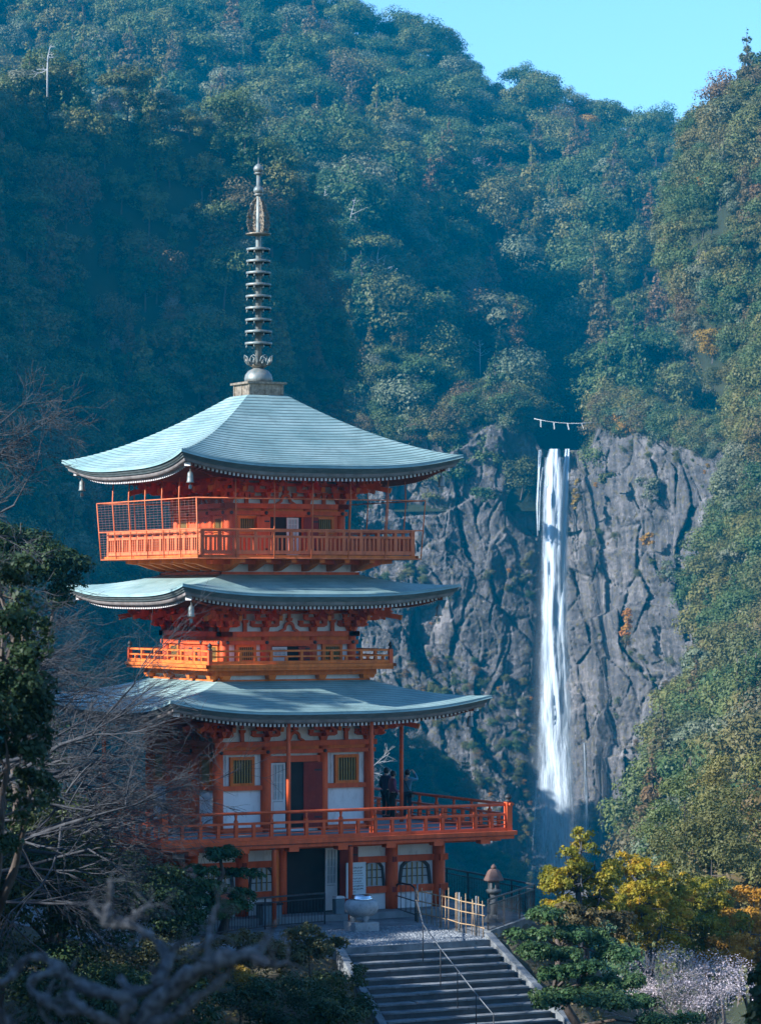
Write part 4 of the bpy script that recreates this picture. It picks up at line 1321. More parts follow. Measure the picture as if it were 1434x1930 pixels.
# ---- ground storey
RG = 4.37
mb = MB().lohi((-RG + .05, -RG + .03, 0), (RG - .05, -RG + .08, 2.25))
four('wall', mb.mesh('wall', M['white']))
gc = (-4.37, -2.65, -1.25, 1.25, 2.65)
for k in range(4):
    for a in gc: at_side('column', column_mesh(.215 if abs(a) > 2 else .16, 2.24), a, -RG, 0.0, k)
    for z0, z1, ext in ((1.50, 1.70, .32), (.52, .74, .32)):
        q = MB()
        for x0, x1 in ((-RG - ext, -1.25), (1.25, RG + ext)): q.lohi((x0, -RG - .07, z0), (x1, -RG + .09, z1))
        link('beam', q.mesh('beam', M['red']), pag, rot=(0, 0, -k * math.pi / 2), loc=(0, 0, .004 * (k % 2)))
    bo = MB().box((0, 0, 0), (.13, .13, .17)).mesh('beam_peg', M['darkred'])
    for a in (-4.37, 4.37, 2.65, -2.65):
        for z in (1.60, .63): at_side('beam_peg', bo, a, -RG - .20, z, k)
    q = MB().lohi((-RG, -RG - .06, 2.06), (RG, -RG + .1, 2.24)); link('head_beam', q.mesh('head_beam', M['red']), pag, rot=(0, 0, -k * math.pi / 2), loc=(0, 0, .004 * (k % 2)))
def bell_window(a, wd, k):
    """window with a cusped, flared black surround"""
    h = .86
    def out(s, hh): return [(-wd / 2 * 1.08 * s, 0), (-wd / 2 * s, .45 * hh), (-wd / 2 * .93 * s, .72 * hh), (-wd * .36 * s, .85 * hh), (-wd * .30 * s, .90 * hh), (-wd * .13 * s, .965 * hh), (0, hh), (wd * .13 * s, .965 * hh), (wd * .30 * s, .90 * hh), (wd * .36 * s, .85 * hh), (wd / 2 * .93 * s, .72 * hh), (wd / 2 * s, .45 * hh), (wd / 2 * 1.08 * s, 0)]
    o_, i_ = out(1, h), out(.84, h - .08)
    n = len(o_)
    mb = MB()
    vs = [(x, -.06, z) for x, z in o_] + [(x, -.06, z) for x, z in i_] + [(x, .06, z) for x, z in o_] + [(x, .06, z) for x, z in i_]
    fs = []
    for j in range(n - 1):
        fs += [(j, j + 1, n + j + 1, n + j), (n + j, n + j + 1, 3 * n + j + 1, 3 * n + j), (j + 1, j, 2 * n + j, 2 * n + j + 1)]
    mb.add(vs, fs)
    x, y = rotp(a, -RG + .02, k)
    w_ = mb.build('window', M['iron'], pag, loc=(x, y, .745), rot=(0, 0, -k * math.pi / 2))
    pn = MB(); pn.add([(x, .0, z) for x, z in i_], [tuple(range(n))])
    link('pane', pn.mesh('pane', M['glass']), w_)
    nb = max(3, int(wd / .2))
    vb = MB().box((0, -.02, .37), (.035, .03, .70)).mesh('bar', M['greenbar'])
    for j in range(1, nb): link('bar', vb, w_, loc=(-wd * .42 + j * wd * .84 / nb, 0, 0))
    hb = MB().box((0, -.012, 0), (wd * .82, .03, .03)).mesh('bar', M['iron'])
    for z in (.27, .52): link('bar', hb, w_, loc=(0, 0, z))
for k in range(4):
    for s in (-1, 1):
        bell_window(s * 3.5, 1.12, k)
        bell_window(s * 1.95, .86, k)
q = MB().lohi((-1.14, -RG - .02, 0), (1.14, -RG + .02, 2.06))
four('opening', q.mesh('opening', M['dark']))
x = panel_door(.45, .05, 2.03, .42, RG, 0, None, 'lattice_door', 0, True)
panel_door(1.05, .05, 2.03, .62, RG + .06, 0, M['darkred'], 'door', R_(-8))
pl = MB().lohi((-5.3, -5.3, -.6), (5.3, 5.3, -.0)).build('stone_plinth', surf('plinth_stone', (0.16, 0.17, 0.17), (0.27, 0.28, 0.28), 2.0, .8), pag)
# rain pipes from the gallery
for a in (-2.35, .30):
    q = MB().tube([(a, -6.1, -.35), (a, -6.1, 2.10), (a + .02, -6.1, 2.20)], .075, 10)
    o = q.build('rain_pipe', M['red'], pag)
    MB().tube([(a, -6.1, 2.12), (a, -6.1, 2.24), (a - .25, -6.05, 2.30), (a - .5, -6.0, 2.31)], .06, 8).build('pipe_elbow', M['iron'], o)
link('eave_prop', MB().box((0, 0, 1.1), (.16, .16, 2.2)).mesh('eave_prop', M['orange']), pag, loc=(-1.75, -4.95, -.02))

# ---- finial
fin = MB().tube([(0, 0, 17.0), (0, 0, 21.9), (0, 0, 24.1)], [.115, .09, .06], 10).build('finial', M['bronze'], pag)
q = MB().lohi((-.60, -.60, 16.55), (.60, .60, 17.0)).lohi((-.70, -.70, 17.0), (.70, .70, 17.07)).lohi((-.68, -.68, 16.52), (.68, .68, 16.60))
for s in (-1, 1):
    for x in (-.58, 0, .58):
        q.box((x, s * .61, 16.80), (.07, .03, .38)); q.box((s * .61, x, 16.80), (.03, .07, .38))
q.build('dew_basin', M['gilt'], fin)
MB().lathe([(.46, 17.07), (.47, 17.2), (.44, 17.33), (.34, 17.46), (.2, 17.53), (.17, 17.56)], 20).build('inverted_bowl', M['bronze'], fin)
q = MB().lathe([(.17, 17.56), (.28, 17.62), (.30, 17.66), (.14, 17.68)], 16)
q.build('lotus_base', M['gilt'], fin)
for i in range(8):
    a = i * math.pi / 4
    pe = MB()
    for s in (-1, 1):
        pe.tube([(.28, 0, 17.64), (.36, s * .06, 17.68), (.42, s * .13, 17.78), (.45, s * .10, 17.90), (.50, 0, 17.97)], [.02, .025, .025, .02, .012], 5)
    pe.tube([(.36, 0, 17.68), (.42, 0, 17.78), (.44, 0, 17.86)], [.03, .035, .02], 5)
    pe.build('petal', M['bronze'], fin, rot=(0, 0, a))
for i in range(9):
    z = 18.36 + i * .388
    r = .435 - i * .0065
    rg = MB().lathe([(r, -.042), (r + .012, -.038), (r + .012, .038), (r, .042), (r - .03, .042), (r - .03, -.042), (r, -.042)], 24)
    for k in range(8):
        a = k * math.pi / 4
        rg.beam((.08 * math.cos(a), .08 * math.sin(a), 0), ((r - .01) * math.cos(a), (r - .01) * math.sin(a), -.01), .035, .03)
        rg.tube([((r - .01) * math.cos(a), (r - .01) * math.sin(a), -.05), ((r - .01) * math.cos(a), (r - .01) * math.sin(a), -.13)], [.012, .025], 5)
    rg.lathe([(.17, -.08), (.19, 0), (.17, .08)], 12)
    rg.build('ring', M['bronze'], fin, loc=(0, 0, z))
MB().lathe([(.1, 21.93), (.40, 21.95), (.42, 21.99), (.1, 22.01)], 20).build('flame_disc', M['gilt'], fin)
rs = np.random.default_rng(5)
fl = MB()
for i in range(120):
    t = rs.random()
    zz = t * 1.12
    half = .42 * math.sin(math.pi * (0.16 + .84 * t) ** .85) ** .7
    x = .07 + (half - .07) * rs.random() ** .6
    r = rs.uniform(.03, .065)
    a0 = rs.random() * 6.28
    pts = [(x + r * math.cos(a0 + w_) * (1 - w_ / 9), rs.normal() * .006, zz + .03 + r * math.sin(a0 + w_) * (1 - w_ / 9) + .01 * w_) for w_ in np.linspace(0, 5, 7)]
    fl.tube(pts, .0075, 4, False)
fm = fl.mesh('flame_plate', M['gilt'])
for k in range(4): link('flame_plate', fm, fin, loc=(0, 0, 22.0), rot=(0, 0, k * math.pi / 2))
for z, nm in ((23.42, 'dragon_wheel'), (24.12, 'jewel')):
    q = MB().lathe([(.07, -.20), (.16, -.14), (.10, -.10)], 14, (0, 0, z)).lathe([(.10, -.12), (.155, -.05), (.165, .02), (.13, .10), (.06, .155), (.012, .19)] + ([(.008, .38)] if nm == 'jewel' else [(.05, .2)]), 14, (0, 0, z))
    q.build(nm, M['bronze'], fin)

# ---- wind bells at the eave corners: each hangs free
bell_me = MB().lathe([(.012, .42), (.012, .22), (.05, .20), (.085, .16), (.095, .05), (.10, -.08), (.125, -.13), (.115, -.14), (.02, -.13)], 12).tube([(0, 0, -.12), (0, 0, -.22)], .01, 5).box((0, 0, -.27), (.10, .012, .12)).mesh('wind_bell', M['bronze'])
ct, st_ = math.cos(TH), math.sin(TH)
def world(a, b, z=0.0): return np.array((PC[0] + a * ct - b * st_, PC[1] + a * st_ + b * ct, z))
for Rr, zc, a, b, lab in (
    (4.86, zc3, -1, -1, 'bronze wind bell under the near corner of the top roof'),
    (4.86, zc3, 1, -1, 'bronze wind bell at the right-hand tip of the top roof'),
    (4.86, zc3, -1, 1, 'bronze wind bell at the left-hand tip of the top roof'),
    (4.80, zc2, -1, -1, 'bronze wind bell under the near corner of the middle roof'),
    (4.80, zc2, 1, -1, 'bronze wind bell at the right-hand tip of the middle roof'),
    (5.54, zc1, 1, -1, 'bronze wind bell at the right-hand tip of the lowest roof')):
    o = link('wind_bell', bell_me, loc=world(a * (Rr - .42), b * (Rr - .42), zc - .48), rot=(0, 0, TH))
    tag(o, lab, 'bell', 'wind bells on the pagoda eaves')
# ------------------------------------------------------------------ the terrace, steps and what stands on them
def local(x, y):
    dx, dy = x - PC[0], y - PC[1]
    return dx * ct + dy * st_, -dx * st_ + dy * ct
def near_z(x, y):
    a, b = local(x, y)
    front = ip(y, [-20, 3, 86], [7.9, 7.7, -2.4])
    zt = ip(b, [-17.0, -12.4], [0, 1])
    z = front * (1 - zt) + (-.24) * zt
    z = np.where(b < -17, front, z)
    z = z + np.clip((-x - 17) * .28, 0, 5) + np.clip((-x - 6) * .12, 0, 1.0) * np.clip((88 - y) / 10, 0, 1)
    edge = 6.9 + np.clip((-7 - b), 0, 3.8) * -1.12 + np.clip(-b - 12, 0, 30) * .06
    edge = np.where(b < -12.4, np.maximum(edge, 2.5), edge)
    drop = np.clip(a - edge, 0, 200) * .95 + np.clip(b - 11, 0, 200) * .9
    n = fbm(x * .25, y * .25, 0, 4)
    offt = np.clip(np.clip(a - edge, 0, 2) + np.clip(b - 11, 0, 2) + np.clip(-b - 12.4, 0, 2) + np.clip(-a - 5.5, 0, 2), 0, 1)
    z = np.maximum(z - drop, -64) + .3 * n * offt
    st = (b < -12.3) & (a > -3.6) & (a < 2.1)
    return z - .45 * st
gx, gy = np.meshgrid(np.arange(-80, 76, .6), np.arange(-14, 170, .6))
me = np_mesh('ground', np.stack([gx, gy, near_z(gx, gy)], -1).reshape(-1, 3), grid_faces(*gx.shape), M['soil'], True)
tag(link('ground', me), kind='structure')

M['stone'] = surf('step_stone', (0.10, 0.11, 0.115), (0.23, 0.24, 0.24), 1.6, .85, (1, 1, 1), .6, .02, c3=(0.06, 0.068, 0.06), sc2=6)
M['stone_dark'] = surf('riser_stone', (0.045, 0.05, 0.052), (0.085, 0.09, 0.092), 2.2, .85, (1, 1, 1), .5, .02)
M['stone_pale'] = surf('pale_stone', (0.24, 0.25, 0.25), (0.42, 0.42, 0.41), 3.0, .85, (1, 1, 1), .4, .01, c3=(0.17, 0.18, 0.17), sc2=9)
M['cobble'] = leaf_mat('cobble_stone', [(0, (0.06, 0.07, 0.078)), (.5, (0.14, 0.155, 0.165)), (1, (0.28, 0.29, 0.295))], 0, 9.0, 1.2, .8)
M['steel'] = surf('galvanised_steel', (0.30, 0.32, 0.33), (0.48, 0.50, 0.51), 8.0, .35, bmp=.05, metallic=.7)
M['rail_steel'] = surf('dull_steel', (0.10, 0.11, 0.115), (0.18, 0.19, 0.2), 8.0, .5, bmp=.05, metallic=.3)
M['chrome'] = surf('polished_steel', (0.55, 0.57, 0.58), (0.72, 0.73, 0.74), 5.0, .15, bmp=.02, metallic=1.0)
M['bamboo'] = surf('bamboo', (0.24, 0.16, 0.08), (0.38, 0.27, 0.15), 6.0, .5, (1, 1, 3), .2, .01)
M['rooftile'] = surf('lantern_cap', (0.12, 0.07, 0.055), (0.20, 0.125, 0.10), 5.0, .8, c3=(0.12, 0.12, 0.11))
M['bin'] = surf('blue_grey_metal', (0.13, 0.17, 0.19), (0.21, 0.26, 0.28), 3.0, .5, bmp=.1)

pv_ = MB()
pts = [(-9, -12.3), (2.0, -12.3), (2.6, -10.8), (6.5, -7.0), (7.0, 9), (-9, 9)]
vs = [world(a, b, -.20) for a, b in pts] + [world(a, b, -.9) for a, b in pts]
n = len(pts)
pv_.add(vs, [tuple(range(n)), tuple(range(2 * n - 1, n - 1, -1))] + [(i, n + i, n + (i + 1) % n, (i + 1) % n) for i in range(n)])
pave = pv_.build('pavement', M['stone'])
tag(pave, kind='structure')
# river cobbles set in the paving before the steps
rs = np.random.default_rng(31)
mb_v, mb_f = [], []
oct_v = np.array([(1, 0, 0), (.6, .7, 0), (0, 1, 0), (-.7, .6, 0), (-1, 0, 0), (-.6, -.7, 0), (0, -1, 0), (.7, -.6, 0), (.45, .1, .75), (-.1, .45, .8), (-.45, -.1, .75), (.1, -.45, .8)])
oct_f = [(0, 1, 8), (1, 9, 8), (1, 2, 9), (2, 3, 9), (3, 10, 9), (3, 4, 10), (4, 5, 10), (5, 11, 10), (5, 6, 11), (6, 7, 11), (7, 8, 11), (7, 0, 8), (8, 9, 10), (8, 10, 11)]
k = 0
for a in np.arange(-3.3, 1.95, .135):
    for b in np.arange(-12.2, -7.6, .105):
        q = world(a + rs.normal() * .025, b + rs.normal() * .02, -.205)
        r = rs.random() * 6.28
        s = np.array((.072, .046, .045)) * rs.uniform(.75, 1.15)
        v_ = oct_v * s
        mb_v.append(np.stack([v_[:, 0] * math.cos(r) - v_[:, 1] * math.sin(r), v_[:, 0] * math.sin(r) + v_[:, 1] * math.cos(r), v_[:, 2]], -1) + q)
        mb_f.append(np.array(oct_f) + 12 * k)
        k += 1
o = link('cobblestones', np_mesh('cobblestones', np.concatenate(mb_v), np.concatenate(mb_f), M['cobble'], True))
tag(o, 'bed of grey river cobbles between the steps and the pagoda', 'cobbles', kind='stuff')

# steps
stairs = empty('stairs', world(-.6, -14.4, -.2), TH)
tag(stairs, 'broad grey stone steps leading up to the pagoda terrace', 'stairs')
def loc_st(a, b, z): return (a + .6, b + 14.4, z + .2)
NST = 13
for i in range(NST):
    zt = -.195 - .19 * i
    b0 = -12.25 - .40 * i
    al, ar = -3.0 - .055 * i, 1.70 + .01 * i
    mb = MB()
    nseg = 5
    xs = [al + (ar - al) * j / nseg for j in range(nseg + 1)]
    L = ar - al
    lo, hi = loc_st(al, b0 - .0, zt - .34), loc_st(ar, b0 + .43, zt)
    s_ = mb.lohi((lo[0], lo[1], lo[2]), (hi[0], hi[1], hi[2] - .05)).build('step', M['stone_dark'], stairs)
    cuts = [0] + sorted(random.uniform(.12, .88) for _ in range(3)) + [1]
    for c0, c1 in zip(cuts[:-1], cuts[1:]):                     # long kerb stones laid end to end
        if c1 - c0 < .02: continue
        x0_, x1_ = lo[0] - .004 + (hi[0] - lo[0] + .008) * c0, lo[0] - .004 + (hi[0] - lo[0] + .008) * c1
        jz, jy = random.uniform(-.006, .008), random.uniform(-.014, .006)
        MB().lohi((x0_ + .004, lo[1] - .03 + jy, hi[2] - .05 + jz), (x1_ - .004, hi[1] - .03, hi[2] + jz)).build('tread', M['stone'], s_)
    s_.location = (random.uniform(-.01, .01), random.uniform(-.008, .008), random.uniform(-.006, .006))
for name, a0, a1 in (('stringer', -3.05, -3.80), ('stringer', 1.80, 1.98)):
    s = -1 if a0 < 0 else 1
    mb = MB()
    P0, P1 = (a0, -12.0), (a1, -12.25 - .4 * NST)
    w_ = .24 * s
    top = [loc_st(P0[0], P0[1], -.02), loc_st(P0[0] + w_, P0[1], -.02), loc_st(P1[0] + w_, P1[1], -2.58), loc_st(P1[0], P1[1], -2.58)]
    vs = top + [(x, y, z - .9) for x, y, z in top]
    fs = [(0, 1, 2, 3), (7, 6, 5, 4), (0, 4, 5, 1), (1, 5, 6, 2), (2, 6, 7, 3), (3, 7, 4, 0)]
    mb.add(vs, fs if s > 0 else [tuple(reversed(f)) for f in fs]).build('stringer', M['stone'], stairs)

# handrail on the steps
hr = empty('handrail', world(.4, -12, -.2))
tag(hr, 'thin steel handrail on slim posts running down the stone steps', 'handrail')
pp = [Gz(783, 1737, -.2), Gz(797, 1799, -.35), Gz(830, 1845, -1.0), Gz(862, 1886, -1.5), Gz(897, 1932, -2.1), Gz(930, 1972, -2.55)]
off = np.array(hr.location)
tops = [p + np.array((0, 0, .88)) for p in pp]
MB().tube([t - off for t in tops], .017, 8).build('rail', M['rail_steel'], hr)
for p, t in zip(pp[1:], tops[1:]): MB().tube([p - off + np.array((0, 0, -.2)), t - off], .018, 6).build('post', M['iron'], hr)

# hoop barrier
hp = empty('hoop_barrier', Gz(764, 1730, -.2))
tag(hp, 'black iron hoop barrier with a rounded top in front of the arched window', 'barrier')
off = np.array(hp.location)
A_, B_ = Gz(746, 1724, -.2), Gz(783, 1736, -.2)
up = np.array((0, 0, 1.0))
MB().tube([A_ - off, A_ + up * .85 - off, A_ + up * 1.0 + (B_ - A_) * .08 - off, A_ + up * 1.06 + (B_ - A_) * .25 - off, B_ + up * 1.10 + (A_ - B_) * .25 - off, B_ + up * 1.04 + (A_ - B_) * .06 - off, B_ + up * .9 - off, B_ - off], .03, 8).build('hoop', M['iron'], hp)
for t in (.25, .5, .75): MB().tube([A_ + (B_ - A_) * t + up * .2 - off, A_ + (B_ - A_) * t + up * 1.05 - off], .012, 5).build('bar', M['iron'], hp)
for z in (.2, .62): MB().tube([A_ + up * z - off, B_ + up * z - off], .018, 6).build('rail', M['iron'], hp)

def iron_fence(pts, h, label, bars=.13):
    e = empty('iron_fence', pts[0])
    tag(e, label, 'fence', 'black iron fences on the terrace')
    off = np.array(pts[0], float)
    for i in range(len(pts) - 1):
        A, B = np.array(pts[i], float), np.array(pts[i + 1], float)
        L = np.linalg.norm(B - A); d = (B - A) / L
        for z in (h, h - .16, .10): MB().beam(A + up * z - off, B + up * z - off, .045 if z == h else .03, .05 if z == h else .03).build('rail', M['iron'], e)
        np_ = max(1, round(L / 1.75))
        pm = MB().box((0, 0, h / 2), (.05, .05, h)).mesh('post', M['iron'])
        for j in range(np_ + (i == len(pts) - 2)): link('post', pm, e, loc=A + (B - A) * j / np_ - off)
        bm = MB().box((0, 0, (h - .06) / 2), (.016, .016, h - .26)).mesh('bar', M['iron'])
        n = int(L / bars)
        for j in range(1, n): link('bar', bm, e, loc=A + (B - A) * j / n - off + np.array((0, 0, .0)))
iron_fence([world(2.58, -10.8, -.2), world(6.45, -6.95, -.2), world(7.15, 4.5, -.2)], 1.02, 'black iron fence turning a corner behind the stone lantern')
kb = MB()
for A, B in ((world(2.5, -10.9, -.2), world(6.5, -7.05, -.2)),): kb.beam(A + up * -.04, B + up * -.04, .22, .28)
tag(kb.build('kerb', M['stone']), kind='structure')
iron_fence([Gz(612, 1742, -.2), Gz(500, 1752, -.2), Gz(400, 1765, -.2), Gz(270, 1782, -.2)], .98, 'black iron fence among the shrubs left of the steps')

# bamboo fence
A_, B_ = world(2.30, -6.7, -.2), world(1.80, -12.0, -.2)
bf = empty('bamboo_fence', A_)
tag(bf, 'low brown bamboo lattice fence between the hoop barrier and the steps', 'fence')
off = np.array(A_)
rs = np.random.default_rng(8)
for z in (.32, .66, .98):
    pts = [A_ + (B_ - A_) * t + up * (z + .015 * rs.normal()) - off for t in np.linspace(0, 1, 7)]
    MB().tube(pts, .020, 6).build('bamboo_rail', M['bamboo'], bf)
for i in range(17):
    t = (i + .5) / 17 + .012 * rs.normal()
    p = A_ + (B_ - A_) * t - off
    MB().tube([p + up * .02, p + up * (1.12 + .08 * rs.normal()) + np.array((.03 * rs.normal(), .03 * rs.normal(), 0))], .013, 5).build('bamboo_cane', M['bamboo'], bf)
for t in (.02, .36, .64, .88):
    p = A_ + (B_ - A_) * t - off
    MB().tube([p, p + up * 1.22], .030, 7).build('post', M['stone'], bf)

# stone lanterns
M['stone_lantern'] = surf('lantern_stone', (0.075, 0.08, 0.08), (0.15, 0.155, 0.15), 6.0, .85, (1, 1, 1), .5, .02)
def lantern(p, s, label):
    e = empty('stone_lantern', p)
    tag(e, label, 'lantern')
    e.scale = (s, s, s)
    MB().lathe([(.36, 0), (.36, .12), (.30, .16), (.24, .24), (.15, .27)], 6, smooth=False).build('base', M['stone_lantern'], e)
    MB().lathe([(.14, .24), (.13, .55), (.165, .62), (.165, .68), (.13, .74), (.14, 1.02)], 12).build('shaft', M['stone_lantern'], e)
    MB().lathe([(.15, 1.0), (.27, 1.08), (.29, 1.14), (.27, 1.18), (.18, 1.20)], 12).build('platform', M['stone_lantern'], e)
    fb = MB()
    for i in range(6):
        a = i * math.pi / 3
        fb.box((.17 * math.cos(a), .17 * math.sin(a), 1.33), (.07, .07, .28), a)
    fb.lathe([(.2, 1.18), (.2, 1.22), (.1, 1.22)], 6, smooth=False).lathe([(.1, 1.44), (.21, 1.44), (.21, 1.49), (.1, 1.49)], 6, smooth=False)
    fb.build('firebox', M['stone_lantern'], e)
    MB().lathe([(.20, 1.48), (.36, 1.50), (.37, 1.54), (.30, 1.68), (.23, 1.84), (.15, 1.92), (.06, 1.94)], 6, smooth=False).build('roof', M['rooftile'], e)
    MB().lathe([(.06, 1.93), (.10, 1.97), (.09, 2.03), (.03, 2.09), (0, 2.11)], 10).build('jewel', M['rooftile'], e)
lantern(Gz(930, 1737, -.2), .86, 'tall stone lantern with a brown cap beside the iron fence')
lantern(Gz(359, 1762, -.2), .98, 'stone lantern half hidden by pine beside the pagoda')

# incense burner
P = Gz(681, 1754, -.2)
ib = empty('incense_burner', P, TH)
tag(ib, 'round stone incense burner with a shiny metal rim on a square block', 'incense burner')
MB().box((0, 0, .13), (.80, .80, .30)).build('pedestal', M['stone_pale'], ib)
for i in range(3):
    a = i * 2.094 + .5
    MB().tube([(.20 * math.cos(a), .20 * math.sin(a), .26), (.27 * math.cos(a), .27 * math.sin(a), .34), (.24 * math.cos(a), .24 * math.sin(a), .48)], [.10, .085, .13], 8).build('foot', M['stone_pale'], ib)
MB().lathe([(.16, .42), (.34, .46), (.48, .56), (.535, .70), (.525, .82), (.46, .92), (.36, .96), (.33, .94), (.30, .88)], 28).build('bowl', M['stone_pale'], ib)
MB().lathe([(.33, .93), (.34, 1.0), (.30, 1.02), (.31, 1.07), (.27, 1.09), (.24, 1.0), (.22, .95), (.0, .94)], 24).build('metal_rim', M['chrome'], ib)

# notice board with three blocks of writing
P = world(.92, -5.25, 0.0)
sb = empty('notice_board', P, TH + R_(6))
tag(sb, 'pale blue-white notice board with dark lines of writing beside the doorway', 'sign')
M['signwhite'] = surf('sign_white', (0.50, 0.55, 0.57), (0.60, 0.64, 0.65), 2.0, .6, bmp=0)
MB().box((0, 0, 1.05), (.70, .035, 1.08)).build('panel', M['signwhite'], sb)
fr = MB()
for x in (-.355, .355): fr.box((x, 0, 1.05), (.02, .05, 1.12))
for z in (.50, 1.60): fr.box((0, 0, z), (.69, .05, .02))
fr.build('frame', M['lattice'], sb)
for x in (-.28, .28): MB().beam((x, .03, 0), (x, .03, .55), .03, .03).build('leg', M['iron'], sb)
rs = np.random.default_rng(77)
ink = MB()
rows = [(1.44, -.24, .26, 12, .05), (1.345, -.12, .22, 8, .045), (1.26, -.17, .25, 11, .04), (1.10, -.24, .24, 10, .05), (1.01, -.24, .20, 9, .045), (.86, -.24, .27, 12, .05), (.77, -.25, .27, 13, .05), (.68, -.23, -.02, 5, .04)]
for z, x0, x1, n, s in rows:
    for i in range(n):
        x = x0 + (x1 - x0) * (i + .5) / n
        for _ in range(4):
            if rs.random() < .5: ink.box((x + rs.uniform(-.3, .3) * s, -.0195, z + rs.uniform(-.5, .5) * s), (s * rs.uniform(.5, .8), .003, s * .14))
            else: ink.box((x + rs.uniform(-.35, .35) * s, -.0195, z + rs.uniform(-.3, .3) * s), (s * .14, .003, s * rs.uniform(.5, .95)))
for z in (1.19, .94): ink.box((.01, -.0195, z), (.52, .003, .008))
o = ink.build('lettering', M['iron'], sb)
o['kind'] = 'stuff'
# bin and cabinet
P = world(.36, -5.15, 0)
bn = empty('litter_bin', P, TH)
tag(bn, 'slim blue-grey litter bin with a white lid beside the notice board', 'bin')
MB().box((0, 0, .24), (.30, .26, .46), taper=1.04).build('body', M['bin'], bn)
MB().box((0, 0, .53), (.34, .30, .07), taper=.8).build('lid', M['lattice'], bn)
slat = MB().box((0, -.135, .24), (.03, .012, .40)).mesh('rib', M['bin'])
for x in (-.1, -.03, .04, .11): link('rib', slat, bn, loc=(x, 0, 0))
P = Gz(507, 1742, -.2)
cb = empty('offering_cabinet', P, TH)
tag(cb, 'blue-grey metal cabinet standing below the left bell-shaped window', 'cabinet')
MB().box((0, 0, .31), (.66, .50, .60)).build('body', M['bin'], cb)
MB().box((0, -.0, .64), (.74, .58, .06)).build('top', M['iron'], cb)
MB().box((-.165, -.26, .31), (.30, .02, .50)).build('door', M['bin'], cb)
MB().box((.165, -.26, .31), (.30, .02, .50)).build('door', M['bin'], cb)

# rope with paper streamers across the head of the fall
rp = empty('sacred_rope', W(1062, 796, 750))
tag(rp, 'white straw rope with four paper streamers strung above the waterfall', 'rope')
off = np.array(rp.location)
rpts = [W(1006, 789, 750), W(1030, 794, 750), W(1050, 796.5, 750), W(1070, 798, 750), W(1090, 798, 750), W(1124, 796, 750)]
M['straw'] = surf('straw_rope', (0.55, 0.53, 0.48), (0.72, 0.70, 0.65), 2.0, .8)
MB().tube([p - off for p in rpts], .065, 6).build('rope', M['straw'], rp)
for (a, b), (c, d) in (((1018.4, 792), (1018.6, 805)), ((1043, 795.5), (1044, 809)), ((1069, 798), (1071.5, 810)), ((1095, 797.5), (1099, 808))):
    p0, p1 = W(a, b, 750) - off, W(c, d, 750) - off
    MB().beam(p0, p1, .22, .1).build('streamer', M['straw'], rp)

# ---- visitors on the gallery
def cloth(name, c): return surf(name, tuple(x * .7 for x in c), c, 6.0, .85, bmp=.3, bd=.01)
M['skin'] = surf('skin', (0.42, 0.26, 0.19), (0.52, 0.33, 0.25), 6.0, .6, bmp=0)
M['hair'] = surf('black_hair', (0.008, 0.007, 0.007), (0.02, 0.018, 0.016), 20.0, .5, (1, 1, .2))
def skin_obj(name, verts, edges, radii, mat, parent, root=0, sub=1):
    me = bpy.data.meshes.new(name)
    me.from_pydata([tuple(map(float, v)) for v in verts], edges, [])
    me.materials.append(mat)
    o = link(name, me, parent)
    o.modifiers.new('skin', 'SKIN').use_smooth_shade = True
    for i, sv in enumerate(me.skin_vertices[0].data):
        r = radii[i]
        sv.radius = r if hasattr(r, '__len__') else (r, r)
        sv.use_root = (i == root)
    sb_ = o.modifiers.new('smooth', 'SUBSURF')
    sb_.levels = sb_.render_levels = sub
    return o
